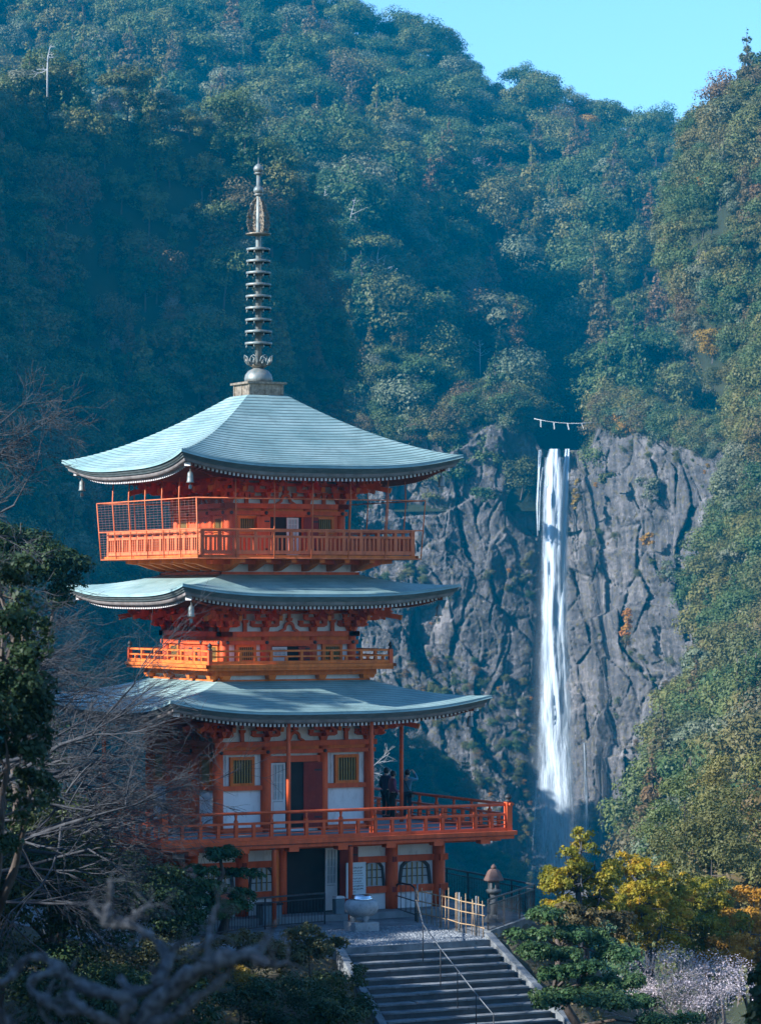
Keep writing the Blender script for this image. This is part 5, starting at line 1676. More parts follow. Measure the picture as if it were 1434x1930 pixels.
def person(p, face, label, top, bottom, h=1.0, arms='down', lean=0.0, bag=None):
    e = empty('person', p, face)
    e.scale = (h, h, h)
    tag(e, label, 'person', 'visitors on the lower gallery')
    J = {}
    J['pel'] = (0, 0, .93); J['waist'] = (0, .01, 1.08); J['chest'] = (0, .02 + lean, 1.32); J['neck'] = (0, .03 + lean, 1.48); J['skull'] = (0, .05 + lean, 1.58); J['crown'] = (0, .04 + lean, 1.68)
    for s, n in ((-1, 'l'), (1, 'r')):
        J['sh' + n] = (s * .17, .01 + lean, 1.40)
        if arms == 'camera' or (arms == 'one' and s > 0):
            J['el' + n] = (s * .30, .20 + lean, 1.36); J['wr' + n] = (s * .12, .33 + lean, 1.58); J['ha' + n] = (s * .07, .34 + lean, 1.64)
        else:
            J['el' + n] = (s * .25, -.02 + lean, 1.13); J['wr' + n] = (s * .20, .14 + lean, .96); J['ha' + n] = (s * .18, .19 + lean, .90)
        J['hip' + n] = (s * .095, 0, .88); J['kn' + n] = (s * .10, .03, .48); J['an' + n] = (s * .10, 0, .08); J['toe' + n] = (s * .11, .15, .04)
    names = list(J); idx = {n: i for i, n in enumerate(names)}
    E_ = [('pel', 'waist'), ('waist', 'chest'), ('chest', 'neck'), ('neck', 'skull'), ('skull', 'crown')]
    for n in 'lr': E_ += [('chest', 'sh' + n), ('sh' + n, 'el' + n), ('el' + n, 'wr' + n), ('wr' + n, 'ha' + n), ('pel', 'hip' + n), ('hip' + n, 'kn' + n), ('kn' + n, 'an' + n), ('an' + n, 'toe' + n)]
    rad = dict(pel=(.13, .10), waist=(.115, .09), chest=(.14, .10), neck=(.05, .05), skull=(.083, .095), crown=(.06, .07))
    base = dict(sh=.06, el=.042, wr=.030, ha=(.036, .018), hip=.08, kn=.055, an=.038, toe=.034)
    V = [J[n] for n in names]
    Rr = [rad.get(n) or base[n[:-1]] for n in names]
    ed = [(idx[a], idx[b]) for a, b in E_]
    for n, s in (('l', -1), ('r', 1)):                       # fingers and thumb
        h0 = np.array(J['ha' + n]); dr = h0 - np.array(J['wr' + n]); dr = dr / np.linalg.norm(dr)
        sd = np.cross(dr, (0, 0, 1.0)); sd = sd / (np.linalg.norm(sd) + 1e-6)
        for f, (o_, L) in enumerate(((-.026, .065), (-.009, .078), (.009, .075), (.026, .058))):
            V += [h0 + sd * o_ + dr * .02, h0 + sd * o_ + dr * (.02 + L * .5), h0 + sd * o_ + dr * (.02 + L) + np.array((0, .012, -.01))]
            Rr += [.009, .0085, .0075]
            m_ = len(V)
            ed += [(idx['ha' + n], m_ - 3), (m_ - 3, m_ - 2), (m_ - 2, m_ - 1)]
        t0 = np.array(J['wr' + n]) * .4 + h0 * .6
        V += [t0 - sd * .035 * s, t0 - sd * .06 * s + dr * .04]; Rr += [.011, .009]
        m_ = len(V); ed += [(idx['ha' + n], m_ - 2), (m_ - 2, m_ - 1)]
    skin_obj('body', V, ed, Rr, M['skin'], e)
    k = 1.16
    jn = ['pel', 'waist', 'chest', 'neck', 'shl', 'ell', 'wrl', 'shr', 'elr', 'wrr']
    ji = {n: i for i, n in enumerate(jn)}
    jr = dict(pel=(.165, .13), waist=(.15, .12), chest=(.17, .125), neck=(.068, .068), sh=.082, el=.062, wr=.046)
    skin_obj('jacket', [np.array(J[n]) - ((0, 0, .06) if n == 'pel' else (0, 0, .02) if n == 'neck' else (0, 0, 0)) for n in jn], [(ji[a], ji[b]) for a, b in E_ if a in ji and b in ji], [jr.get(n) or jr[n[:-1]] for n in jn], top, e)
    tn = ['pel', 'hipl', 'knl', 'anl', 'hipr', 'knr', 'anr']
    ti = {n: i for i, n in enumerate(tn)}
    tr_ = dict(pel=(.145, .115), hip=.098, kn=.074, an=.060)
    skin_obj('trousers', [J[n] for n in tn], [(ti[a], ti[b]) for a, b in E_ if a in ti and b in ti], [tr_.get(n) or tr_[n[:-1]] for n in tn], bottom, e)
    for s in (-1, 1): MB().lathe([(.02, 0), (.058, .005), (.062, .05), (.04, .085), (.0, .09)], 10, (s * .105, .06, 0), squash=(.8, 2.0)).build('shoe', M['iron'], e)
    hc = np.array(J['skull'])
    hm = MB().lathe([(.070, -.06), (.098, -.01), (.106, .05), (.092, .105), (.05, .14), (0, .15)], 14, hc + np.array((0, -.018, .01)), squash=(.95, 1.08))
    hm.build('hair', M['hair'], e)
    MB().lathe([(.004, -.012), (.013, 0), (.004, .012)], 6, hc + np.array((0, .105, -.01))).build('nose', M['skin'], e)
    for s in (-1, 1): MB().lathe([(.004, -.025), (.016, 0), (.004, .025)], 6, hc + np.array((s * .088, .0, -.01))).build('ear', M['skin'], e)
    if bag is not None:
        MB().tube([(-.16, .02, 1.44), (.0, -.13, 1.28), (.13, -.13, 1.05), (.20, -.05, .92)], .016, 6).build('bag_strap', M['hair'], e)
        MB().box((.21, -.02, .84), (.09, .22, .17)).build('shoulder_bag', M['hair'], e)
    return e
face = R_(-62)
person(Gz(727, 1541, zd), R_(-40), 'person in a dark navy jacket standing behind the purple-jacketed visitor', cloth('navy_cloth', (0.035, 0.045, 0.10)), cloth('black_cloth', (0.02, 0.02, 0.022)), .99)
person(Gz(739, 1545, zd), R_(-70), 'person in a purple jacket and dark trousers leaning by the gallery rail', cloth('purple_cloth', (0.17, 0.06, 0.11)), cloth('brown_cloth', (0.03, 0.026, 0.022)), .96)
person(Gz(767, 1543, zd), R_(-30), 'person in a blue top raising a camera, dark bag strap across the back', cloth('blue_cloth', (0.10, 0.22, 0.30)), cloth('denim_cloth', (0.035, 0.055, 0.085)), .97, 'camera', 0, True)
# ------------------------------------------------------------------ trees and shrubs near the terrace
def ground_at(x, y): return float(near_z(np.array([x]), np.array([y]))[0])

def leafy(name, label, cat, lobes_px, mat, n, size, trunk=True, group=None, seed=1, fill=(.7, 1.08), up_=.35, wild=.6, bark='bark', base=None, flat=None, limbs=True, split=6, tuft=(.30, .50)):
    """a tree or shrub from crown lobes given as (px, py, distance, half width m, half height m)"""
    rs = np.random.default_rng(seed)
    L = []
    for px, py, Y, rx, rz in lobes_px:
        c = W(px, py, Y)
        L.append((c[0], c[1], c[2], rx, rx, rz))
    L = np.array(L)
    cx, cy = (L[:, 0].mean(), L[:, 1].mean()) if base is None else base
    gz = ground_at(cx, cy)
    e = empty(name, (cx, cy, gz))
    tag(e, label, cat, group)
    off = np.array((cx, cy, gz))
    L2 = []
    for l in L:                                   # every bough ends in several loose sprays
        for q in range(split):
            dd = rs.normal(size=3); dd /= np.linalg.norm(dd)
            f = rs.uniform(*tuft)
            L2.append((l[0] + dd[0] * l[3] * .82, l[1] + dd[1] * l[4] * .82, l[2] + dd[2] * l[5] * .82, l[3] * f, l[4] * f, max(l[5], l[3] * .6) * f))
    V, Fq = crown(L2, n, size, rs, fill, up_, wild, flat, sub=.55)
    link('crown', np_mesh('crown', V - off, Fq, mat), e)
    top = L[:, 2].max()
    tb = MB()
    zc = np.clip(np.quantile(L[:, 2], .35) - gz, .3, None)
    r0 = min(.17, max(.05, .030 * (top - gz))) if trunk else .035
    tp = [np.array((0, 0, -.15)), np.array((.05 * zc, .04 * zc, zc * .5)), np.array((.02, 0, zc))]
    tb.tube(tp, [r0, r0 * .8, r0 * .6], 8)
    link('trunk', tb.mesh('trunk', M[bark]), e)
    if limbs:
        for l in L:
            q = l[:3] - off
            p0 = tp[1] if q[2] < zc else tp[2]
            m_ = (p0 + q) / 2 + rs.normal(size=3) * .08
            lm = MB().tube([p0, m_, q, q + (0, 0, l[5] * .5)], [r0 * .45, r0 * .34, r0 * .2, r0 * .06], 5)
            for _ in range(5):
                dd = rs.normal(size=3); dd /= np.linalg.norm(dd)
                lm.tube([q, q + dd * l[3:] * .5 + rs.normal(size=3) * .03, q + dd * l[3:] * .95], [r0 * .13, r0 * .08, r0 * .03], 4, False)
            lm.build('limb', M[bark], e)
    return e

def twigs(mb, p, d, L, r, depth, rs, spread=.5, grav=0.0, bias=None, nk=(2, 4), wob=.12, minr=.0035):
    """a branch that splits again and again"""
    pts = [np.array(p)]
    dd = np.array(d, float)
    n = 5
    for i in range(n):
        dd = dd + rs.normal(size=3) * wob + np.array((0, 0, -grav))
        if bias is not None: dd = dd + bias
        dd = dd / np.linalg.norm(dd)
        pts.append(pts[-1] + dd * L / n)
    rad = [max(r * (1 - .55 * i / n), minr) for i in range(n + 1)]
    mb.tube(pts, rad, 6 if depth > 2 else (4 if depth > 0 else 3), False)
    if depth <= 0: return
    k = rs.integers(*nk) + (2 if depth > 1 else 1)
    for i in range(k):
        t = rs.uniform(.25, 1.0)
        j = min(int(t * n), n - 1)
        p0 = pts[j] + (pts[j + 1] - pts[j]) * (t * n - j)
        nd = dd + rs.normal(size=3) * spread
        nd[1] *= .8
        twigs(mb, p0, nd / np.linalg.norm(nd), L * rs.uniform(.42, .72), rad[j] * .62, depth - 1, rs, spread, grav, bias, nk, wob, minr)

def bare_tree(base, limbs, label, mat, seed, depth=4, r0=.16, spread=.5, grav=0.0, bias=None, nk=(2, 4), trunk_top=None, name='bare_tree', minr=.0035):
    rs = np.random.default_rng(seed)
    e = empty(name, base)
    tag(e, label, 'tree')
    off = np.array(base, float)
    tt = np.array(trunk_top) - off
    tr = [np.array((0, 0, -.4)), tt * .35 + np.array((.1, 0, 0)), tt * .7 + np.array((-.08, .05, 0)), tt]
    MB().tube(tr, [r0 * 1.3, r0, r0 * .85, r0 * .6], 9).build('trunk', M[mat], e)
    for (t, d, L, r) in limbs:
        p = tr[1] * 0 + np.array([np.interp(t, [0, .35, .7, 1], [q[k] for q in tr]) for k in range(3)])
        mb = MB()
        twigs(mb, p, np.array(d) / np.linalg.norm(d), L, r, depth, rs, spread, grav, bias, nk, minr=minr)
        mb.build('branch', M[mat], e)
    return e

# --- unseen trees left of the view, put in to shade the lower storeys
SH = np.random.default_rng(21)
row = [(-29.5 + SH.normal() * 1.2, y, 1) for y in np.arange(-16, 124, 4.2)] + [(-35.5 + SH.normal() * 1.5, y + 2, 0) for y in np.arange(-20, 120, 6)] + [(-33.0 + SH.normal() * .6, y, 2) for y in np.arange(90, 107, 2.0)]
for i, (x, y, f) in enumerate(row):
    key = 'broadleaf_g' if f == 2 else 'cedar_b' if i % 3 else 'cedar_a'
    tr, cr, both, H_ = PROTO[key]
    gz = ground_at(x, y)
    e = empty('broadleaf_tree' if f == 2 else 'cedar_tree', (x, y, gz - .2), SH.random() * 6)
    topz = (ip(y, [-20, 25, 45, 56, 66, 70, 81, 83.5, 86.5, 88.5, 91.5, 125], [29, 29, 26.5, 25, 22, 19.3, 19, 21, 26.5, 26, 18.5, 17.5]) if f == 1 else 20.6 if f == 2 else ip(y, [-20, 30, 60, 68, 82, 86, 90, 125], [30, 29, 25, 21, 21, 26, 20, 19])) + SH.normal() * .6  # tops shaped by position to place the edge of the shade
    s = (topz - gz) / H_
    e.scale = (s * (.5 if f == 2 else .95), s * (.5 if f == 2 else .95), s)
    tag(e, 'tall leafy tree added unseen beyond the left edge for shade' if f == 2 else 'tall cedar in the unseen row added beyond the left edge for shade', 'tree', 'unseen leafy shade trees left of the terrace' if f == 2 else 'unseen shade cedars left of the terrace')
    link('trunk', tr, e)
    link('crown', cr, e)

# --- yellow-leaved trees right of the terrace
leafy('yellow_tree', 'slim yellow-leaved tree in front of the foot of the waterfall', 'tree',
      [(1095, 1605, 98.0, 0.59, 0.63), (1070, 1640, 98.0, 0.76, 0.59), (1120, 1640, 98.5, 0.76, 0.59), (1095, 1665, 97.5, 1.01, 0.59), (1060, 1690, 98.0, 0.84, 0.59), (1130, 1690, 98.0, 0.84, 0.68), (1095, 1720, 97.5, 1.18, 0.68), (1036, 1668, 98.0, 0.30, 0.25)],
      M['leaf_yellow'], 17000, .048, seed=3, tuft=(.26, .44), split=8, bark='bark_pale')
leafy('yellow_tree', 'broad golden tree with a pale trunk beside the slim yellow tree', 'tree',
      [(1185, 1640, 101.0, 0.76, 0.59), (1215, 1660, 101.0, 0.93, 0.68), (1160, 1680, 100.5, 0.85, 0.68), (1240, 1690, 101.0, 0.93, 0.68), (1205, 1710, 100.0, 1.19, 0.76), (1170, 1740, 100.0, 1.10, 0.68), (1245, 1745, 100.0, 1.10, 0.76), (1280, 1668, 101.5, 0.51, 0.42)],
      M['leaf_yellow'], 21000, .048, seed=4, tuft=(.26, .44), split=8, bark='bark_pale')
leafy('yellow_tree', 'low yellow-green tree between the golden tree and the right edge', 'tree',
      [(1285, 1690, 103.5, .90, .65), (1335, 1695, 104.5, .90, .65), (1310, 1700, 104.0, 1.03, 0.69), (1345, 1735, 103.0, 1.20, 0.69), (1300, 1760, 102.0, 1.20, 0.69), (1360, 1775, 102.0, 1.20, 0.69)],
      M['leaf_yellow'], 15000, .048, seed=5, tuft=(.26, .44), split=8)
leafy('yellow_tree', 'orange-tinged tree at the right edge above the pale blossom tree', 'tree',
      [(1420, 1715, 105.0, 1.12, 0.77), (1400, 1760, 103.0, 1.12, 0.69), (1435, 1790, 102.0, 1.20, 0.69), (1380, 1800, 101.0, 1.03, 0.60)],
      M['leaf_gold'], 15000, .048, seed=6, tuft=(.26, .44), split=8)
leafy('dome_tree', 'grey-brown dome-shaped tree below the slim yellow tree', 'tree',
      [(1100, 1728, 93, 1.1, .5), (1065, 1748, 93, .8, .45), (1140, 1752, 93, .9, .45)], M['leaf_brown'], 7000, .06, seed=7, up_=.6)
for i, (lab, lb, mt, n) in enumerate((
    ('green broadleaf tree rising behind the golden tree at the right edge', [(1330, 1560, 165, 2.2, 1.8), (1290, 1610, 162, 1.8, 1.5), (1375, 1590, 163, 2.0, 1.6), (1340, 1650, 160, 2.4, 1.6)], 'leaf_olive', 9000),
    ('bright green tree on the slope below the cliff at the right edge', [(1400, 1500, 190, 2.6, 2.2), (1440, 1560, 185, 2.6, 2.2), (1410, 1620, 180, 2.6, 2.0), (1360, 1530, 190, 2.0, 1.8)], 'leaf', 10000),
    ('dark green tree left of the bright slope tree, over the valley', [(1290, 1520, 205, 2.2, 1.9), (1262, 1580, 200, 1.9, 1.7), (1300, 1600, 200, 2.2, 1.8)], 'leaf', 8000))):
    leafy('broadleaf_tree', lab, 'tree', lb, M[mt], int(n * 2.2), .075, seed=30 + i, tuft=(.32, .55), split=8)

# --- pines trained into pads
def pine(pads, base, label, seed, mat='needle', n=3200, size=.042):
    rs = np.random.default_rng(seed)
    P_ = [(W(px, py, Y), rx, rz) for px, py, Y, rx, rz in pads]
    bx, by = base
    gz = ground_at(bx, by)
    off = np.array((bx, by, gz))
    e = empty('pine_tree', off)
    tag(e, label, 'tree')
    zt = max(p[0][2] for p in P_) - gz
    tp_ = max(P_, key=lambda p: p[0][2])[0] - off
    tr = [np.array((0, 0, -.3)), tp_ * .25 + np.array((.25, .1, 0)), tp_ * .5 + np.array((-.2, 0, 0)), tp_ * .78 + np.array((.12, 0, 0)), tp_]
    MB().tube(tr, [.17, .14, .11, .08, .03], 8).build('trunk', M['bark'], e)
    for c, rx, rz in P_:
        q = c - off
        j = min(range(1, 5), key=lambda i: abs(tr[i][2] - q[2] + .25))
        MB().tube([tr[j], (tr[j] + q) / 2 + np.array((0, 0, .1)), q - np.array((0, 0, rz * .3))], [.055, .04, .02], 5).build('limb', M['bark'], e)
        lob = [(q[0] + rs.normal() * rx * .42, q[1] + rs.normal() * rx * .42, q[2] + rs.normal() * rz * .12, rx * rs.uniform(.45, .75), rx * rs.uniform(.45, .75), rz * rs.uniform(.5, .85)) for _ in range(6)]
        V, Fq = crown(lob, int(n * rx * rx / .4), size, rs, (.55, 1.08), .9, .7)
        link('pad', np_mesh('pad', V, Fq, M[mat]), e)
    return e
pine([(1036, 1728, 88, .62, .30), (1002, 1762, 87, .52, .24), (1075, 1762, 88, .6, .26), (1004, 1797, 86, .66, .27), (1070, 1800, 86.5, .6, .26), (1050, 1838, 85.5, .62, .28), (1100, 1825, 86, .6, .26), (1120, 1768, 88.5, .65, .28), (1150, 1800, 88, .7, .28), (1168, 1850, 86, .75, .28), (1085, 1878, 84.5, .7, .28), (1150, 1890, 84.5, .8, .28), (1215, 1893, 85, .75, .26), (1030, 1890, 84, .5, .25), (1230, 1925, 84, .8, .3)],
     (5.35, 87.5), 'dark green pine trained in rounded pads right of the steps', 51)
pine([(414, 1612, 97, .60, .26), (372, 1645, 96.5, .55, .24), (446, 1648, 97, .5, .22), (405, 1672, 96, .7, .28), (455, 1690, 96.5, .55, .24), (368, 1700, 95.5, .65, .26), (425, 1715, 95.5, .8, .3), (345, 1730, 95, .6, .26)],
     (-4.9, 96.3), 'dark pine trained in rounded pads before the left corner of the pagoda', 52)

# --- pale blossom tree at the lower right
e = bare_tree((9.2, 99.0, ground_at(9.2, 99.0)), [(.55 + .05 * i, (math.cos(a), math.sin(a), .75 + .3 * math.sin(2.2 * a)), 1.9, .05) for i, a in enumerate(np.linspace(0, 6.28, 9)[:-1])],
              'pale pinkish-white blossom tree low at the right, below the yellow trees', 'bark_light', 61, 4, .13, .55, 0, None, (2, 4), W(1290, 1905, 99))
rs = np.random.default_rng(62)
L = [(*(W(px, py, Y) - np.array(e.location)), rx, rx, rz) for px, py, Y, rx, rz in ((1210, 1835, 99, .7, .5), (1260, 1815, 99, .8, .6), (1320, 1830, 99.5, .9, .6), (1375, 1835, 99, .8, .6), (1290, 1860, 98, 1.1, .6), (1220, 1875, 98, .8, .5), (1370, 1870, 98, 1.0, .6), (1320, 1895, 97.5, 1.0, .5))]
V, Fq = crown(L, 11000, .026, rs, (.2, 1.1), .3, 1.0, sub=0)
link('blossom', np_mesh('blossom', V, Fq, M['blossom']), e)

# --- dark leaves close to the camera at the lower right corner
leafy('camellia_bush', 'blurred dark green bush in the lower right corner close by', 'bush', [(1432, 1905, 36, .24, .40), (1445, 1860, 36, .18, .2)], M['leaf_dark'], 1500, .05, False, seed=63)

# --- shrubs along the foot of the terrace, left of the steps
for i, (lab, lb, mt, n, sz) in enumerate((
    ('brownish-green shrub in front of the cobbles at the head of the steps', [(575, 1775, 90, .55, .42), (620, 1785, 90, .45, .35), (545, 1800, 89.5, .5, .4)], 'leaf_shrub', 4200, .05),
    ('tangled yellow-tipped shrub under the iron fence', [(470, 1790, 89, .6, .4), (420, 1800, 88.5, .6, .45), (510, 1810, 88, .5, .4)], 'leaf_shrub', 4200, .05),
    ('dark rounded shrub beside the left edge of the steps', [(640, 1850, 86, .55, .4), (600, 1870, 85, .7, .5), (660, 1900, 84, .5, .4)], 'leaf_dark', 5200, .05),
    ('broad dark green shrub at the bottom between the gnarled limb and the steps', [(530, 1880, 82, .8, .5), (580, 1915, 80, .9, .5), (470, 1900, 80, .8, .5), (640, 1930, 80, .6, .4)], 'leaf_dark', 7000, .05),
    ('shrub with orange-red leaf tips behind the gnarled limb', [(465, 1845, 85, .45, .35), (430, 1860, 84, .5, .35)], 'leaf_gold', 2600, .045),
    ('olive shrub behind the gnarled branches', [(330, 1800, 86, .8, .6), (270, 1820, 85, .8, .6), (380, 1840, 84, .8, .5)], 'leaf_shrub', 6000, .055),
    ('dark evergreen shrub filling the lower left', [(150, 1830, 78, 1.2, .8), (60, 1860, 76, 1.2, .9), (230, 1880, 76, 1.2, .7), (130, 1910, 74, 1.2, .7), (320, 1910, 76, 1.0, .6), (20, 1780, 78, 1.0, .8)], 'leaf_dark', 10000, .065),
    )):
    leafy('shrub', lab, 'shrub', lb, M[mt], int(n * 2.2), sz * .72, False, 'shrubs at the foot of the terrace', 80 + i, bark='bark', tuft=(.5, .75))

# --- low growth over the banks beside the steps
rs = np.random.default_rng(140)
gxs = np.concatenate([rs.uniform(-11, -.2, 26000), rs.uniform(2.6, 14, 16000)])
gys = np.concatenate([rs.uniform(70, 94.5, 26000), rs.uniform(76, 100, 16000)])
ga, gb_ = local(gxs, gys)
okg = ~((ga > -3.9) & (ga < 2.3) & (gb_ < -12.0)) & ~((ga > -9.2) & (ga < 2.5) & (gb_ > -12.5)) & ~((ga > 1.5) & (ga < 7.2) & (gb_ > -11.2))
okg &= fbm(gxs * .8, gys * .8, 0, 3) > -.75
gxs, gys = gxs[okg], gys[okg]
gzs = near_z(gxs, gys) + rs.random(len(gxs)) ** 2 * (.25 + .2 * fbm(gxs * .5, gys * .5, 5, 2)).clip(.05)
V, Fq = leaf_quads(np.stack([gxs, gys, gzs], -1), rs.normal(size=(len(gxs), 3)) + np.array((0, -.3, .7)), .055, rs)
o = link('undergrowth', np_mesh('undergrowth', V, Fq, M['leaf_shrub']))
tag(o, 'low leafy undergrowth on the banks beside the stone steps', 'undergrowth', kind='stuff')

# --- evergreens at the left
leafy('evergreen_tree', 'dark leafy evergreen at the left edge beside the bare branches', 'tree',
      [(0, 1120, 40.0, 0.37, 0.47), (35, 1180, 40.0, 0.30, 0.40), (5, 1240, 39.3, 0.40, 0.47), (45, 1300, 39.3, 0.30, 0.47), (0, 1350, 39.0, 0.43, 0.53), (50, 1400, 39.3, 0.27, 0.40), (15, 1450, 39.0, 0.40, 0.47), (5, 1540, 38.7, 0.40, 0.53), (55, 1520, 39.3, 0.27, 0.40)],
      M['leaf_dark'], 24000, .030, seed=91, tuft=(.45, .7), base=(-5.2, 40.0))
leafy('evergreen_tree', 'dark evergreen behind the bare branches at the left edge, below the lit twigs', 'tree',
      [(40, 1010, 84, 1.0, .7), (90, 1050, 84, .9, .7), (20, 1080, 84, 1.2, .8), (110, 1100, 84, .6, .6)], M['leaf_dark'], 14000, .055, seed=92, tuft=(.45, .7), base=(-10.2, 84))
for i, (lab, lb, n) in enumerate((
    ('dark evergreen bush below the left end of the lower gallery', [(215, 1672, 88, 1.1, .7), (180, 1700, 87, 1.2, .8), (280, 1690, 87.5, 1.1, .8), (240, 1740, 86, 1.3, .8), (310, 1735, 87, .9, .7)], 9000),
    ('dark glossy evergreen left of the bush below the gallery', [(110, 1590, 80, 1.1, .9), (150, 1650, 79, 1.1, .9), (60, 1640, 79, 1.2, 1.0), (110, 1710, 78, 1.3, 1.0), (20, 1700, 78, 1.2, 1.0), (150, 1560, 82, .8, .7)], 10000),
    ('dark evergreen screen at the left end of the lower gallery', [(80, 1480, 92, 1.2, 1.1), (110, 1550, 91, 1.1, 1.0), (50, 1560, 90, 1.4, 1.1), (90, 1420, 93, .9, .8), (140, 1610, 90, .9, .7)], 9000))):
    leafy('evergreen_bush', lab, 'bush', lb, M['leaf_dark'], int(n * 2.2), .05, True, None, 95 + i, tuft=(.45, .7))

# --- bare trees at the left: their limbs reach over the picture
bt1 = (-10.6, 76.0, ground_at(-10.6, 76.0))
bare_tree(bt1, [(.55, (1, .1, .10), 3.6, .075), (.62, (1, -.05, .22), 4.0, .085), (.70, (1, .2, .02), 3.8, .075), (.76, (1, -.1, .42), 4.2, .085), (.84, (1, .15, .30), 4.3, .08), (.90, (1, .0, .62), 3.8, .075), (.96, (.8, .1, .8), 3.4, .07), (1.0, (.6, -.1, 1), 3.0, .06), (.50, (1, -.12, -.02), 3.4, .06), (.66, (1, .05, .33), 4.2, .08)],
          'bare grey cherry tree whose long branches cross the left side of the pagoda', 'bark_pale', 101, 4, .22, .42, .0, np.array((.05, 0, -.004)), (2, 4), (-10.2, 76, 6.6), minr=.004)
bt5 = (-11.4, 80.0, ground_at(-11.4, 80.0))
bare_tree(bt5, [(.68, (1, 0, .06), 4.2, .06), (.74, (1, .1, .3), 4.0, .065), (.82, (1, -.1, .22), 4.0, .06), (.90, (1, .1, .42), 3.8, .055), (1.0, (.9, 0, .6), 3.2, .05)],
          'second bare grey cherry tree tangled with the first, twigs over the lower gallery', 'bark_pale', 105, 4, .2, .40, .0, np.array((.06, 0, -.006)), (2, 4), (-11.0, 80, 5.2), minr=.0035)
bt2 = (-12.2, 88.0, ground_at(-12.2, 88.0))
bare_tree(bt2, [(.55, (1, .1, .25), 2.8, .06), (.65, (1, -.1, .5), 3.0, .06), (.75, (1, .1, .3), 3.2, .06), (.85, (.9, 0, .7), 3.0, .06), (.95, (.8, .1, .9), 2.8, .05), (1.0, (.5, -.2, 1), 2.6, .05), (.6, (.9, .2, .05), 2.6, .05)],
          'bare pale tree behind it, its twigs brushing the middle roof', 'bark_pale', 102, 4, .2, .5, .0, np.array((.03, 0, .0)), (2, 4), (-11.9, 88, 7.2), minr=.004)
bt3 = (-11.6, 66.0, ground_at(-11.6, 66.0))
bare_tree(bt3, [(.72, (1, .1, .05), 2.2, .05), (.80, (1, -.1, .2), 2.4, .05), (.87, (1, .1, .12), 2.4, .05), (.93, (1, 0, .3), 2.3, .045), (.97, (.9, .1, .4), 2.0, .04), (1.0, (.8, -.1, .5), 1.8, .04)],
          'bare sunlit tree at the upper left edge above the evergreens', 'bark_pale', 103, 4, .18, .5, .0, np.array((.02, 0, -.012)), (2, 4), (-9.4, 66, 12.6), minr=.0035)
bt4 = (-6.0, 112.0, ground_at(-6.0, 112.0))
bare_tree((-1.0, 117, ground_at(-1.0, 117.0)), [(.6, (.6, 0, .8), 1.8, .05), (.7, (-.2, .1, 1), 1.8, .05), (.8, (.5, -.2, .9), 1.6, .04), (.9, (-.4, 0, .9), 1.6, .04), (1.0, (.1, 0, 1), 1.4, .04)],
          'small pale-budded tree behind the gallery beside the visitors', 'deadwood', 104, 3, .1, .55, 0, None, (2, 4), (-.9, 117, 2.6))

# --- the gnarled limb close to the camera
M['gn'] = M['bark_gnarl']
gt = empty('gnarled_tree', (*W(300, 2600, 14)[:2], 5.6))
tag(gt, 'blurred gnarled old branches twisting across the lower left, close to the camera', 'tree')
off = np.array(gt.location)
rs = np.random.default_rng(9)
def gn(pts, name='branch'):
    P_ = [W(px, py, Y) - off for px, py, Y, r in pts]
    R0 = [r * .74 * 14 / F for *_, r in pts]
    n = len(P_) * 5
    t = np.linspace(0, len(P_) - 1, n)
    A = np.array(P_)
    def cr(c, u):                # Catmull-Rom
        i = int(min(u, len(c) - 1.001)); f = u - i
        p0, p1, p2, p3 = c[max(i - 1, 0)], c[i], c[min(i + 1, len(c) - 1)], c[min(i + 2, len(c) - 1)]
        return .5 * (2 * p1 + (p2 - p0) * f + (2 * p0 - 5 * p1 + 4 * p2 - p3) * f * f + (3 * p1 - p0 - 3 * p2 + p3) * f ** 3)
    Q = [cr(A, u) + rs.normal(size=3) * .004 for u in t]
    rad = [max(.004, np.interp(u, range(len(R0)), R0) * (1 + .22 * math.sin(u * 5 + R0[0] * 900) + .14 * rs.normal())) for u in t]
    mb = MB().tube(Q, rad, 9)
    for u in list(rs.uniform(.3, 1, 5)) + [1.0, 1.0]:
        i_ = int(u * (len(Q) - 1))
        d_ = rs.normal(size=3) + np.array((0, 0, .5)); d_[1] *= .4
        twigs(mb, Q[i_], d_ / np.linalg.norm(d_), rs.uniform(.06, .16), max(.004, rad[i_] * .38), 1, rs, .6, 0, None, (1, 3), .3, .0016)
    return mb.build(name, M['gn'], gt)
gn([(330, 2650, 14, 36), (300, 2300, 14, 34), (285, 2080, 14, 30), (275, 1925, 14, 26), (340, 1850, 13.9, 23), (392, 1818, 13.8, 20), (450, 1800, 13.8, 19), (488, 1793, 13.9, 15), (505, 1770, 14, 8)], 'trunk')
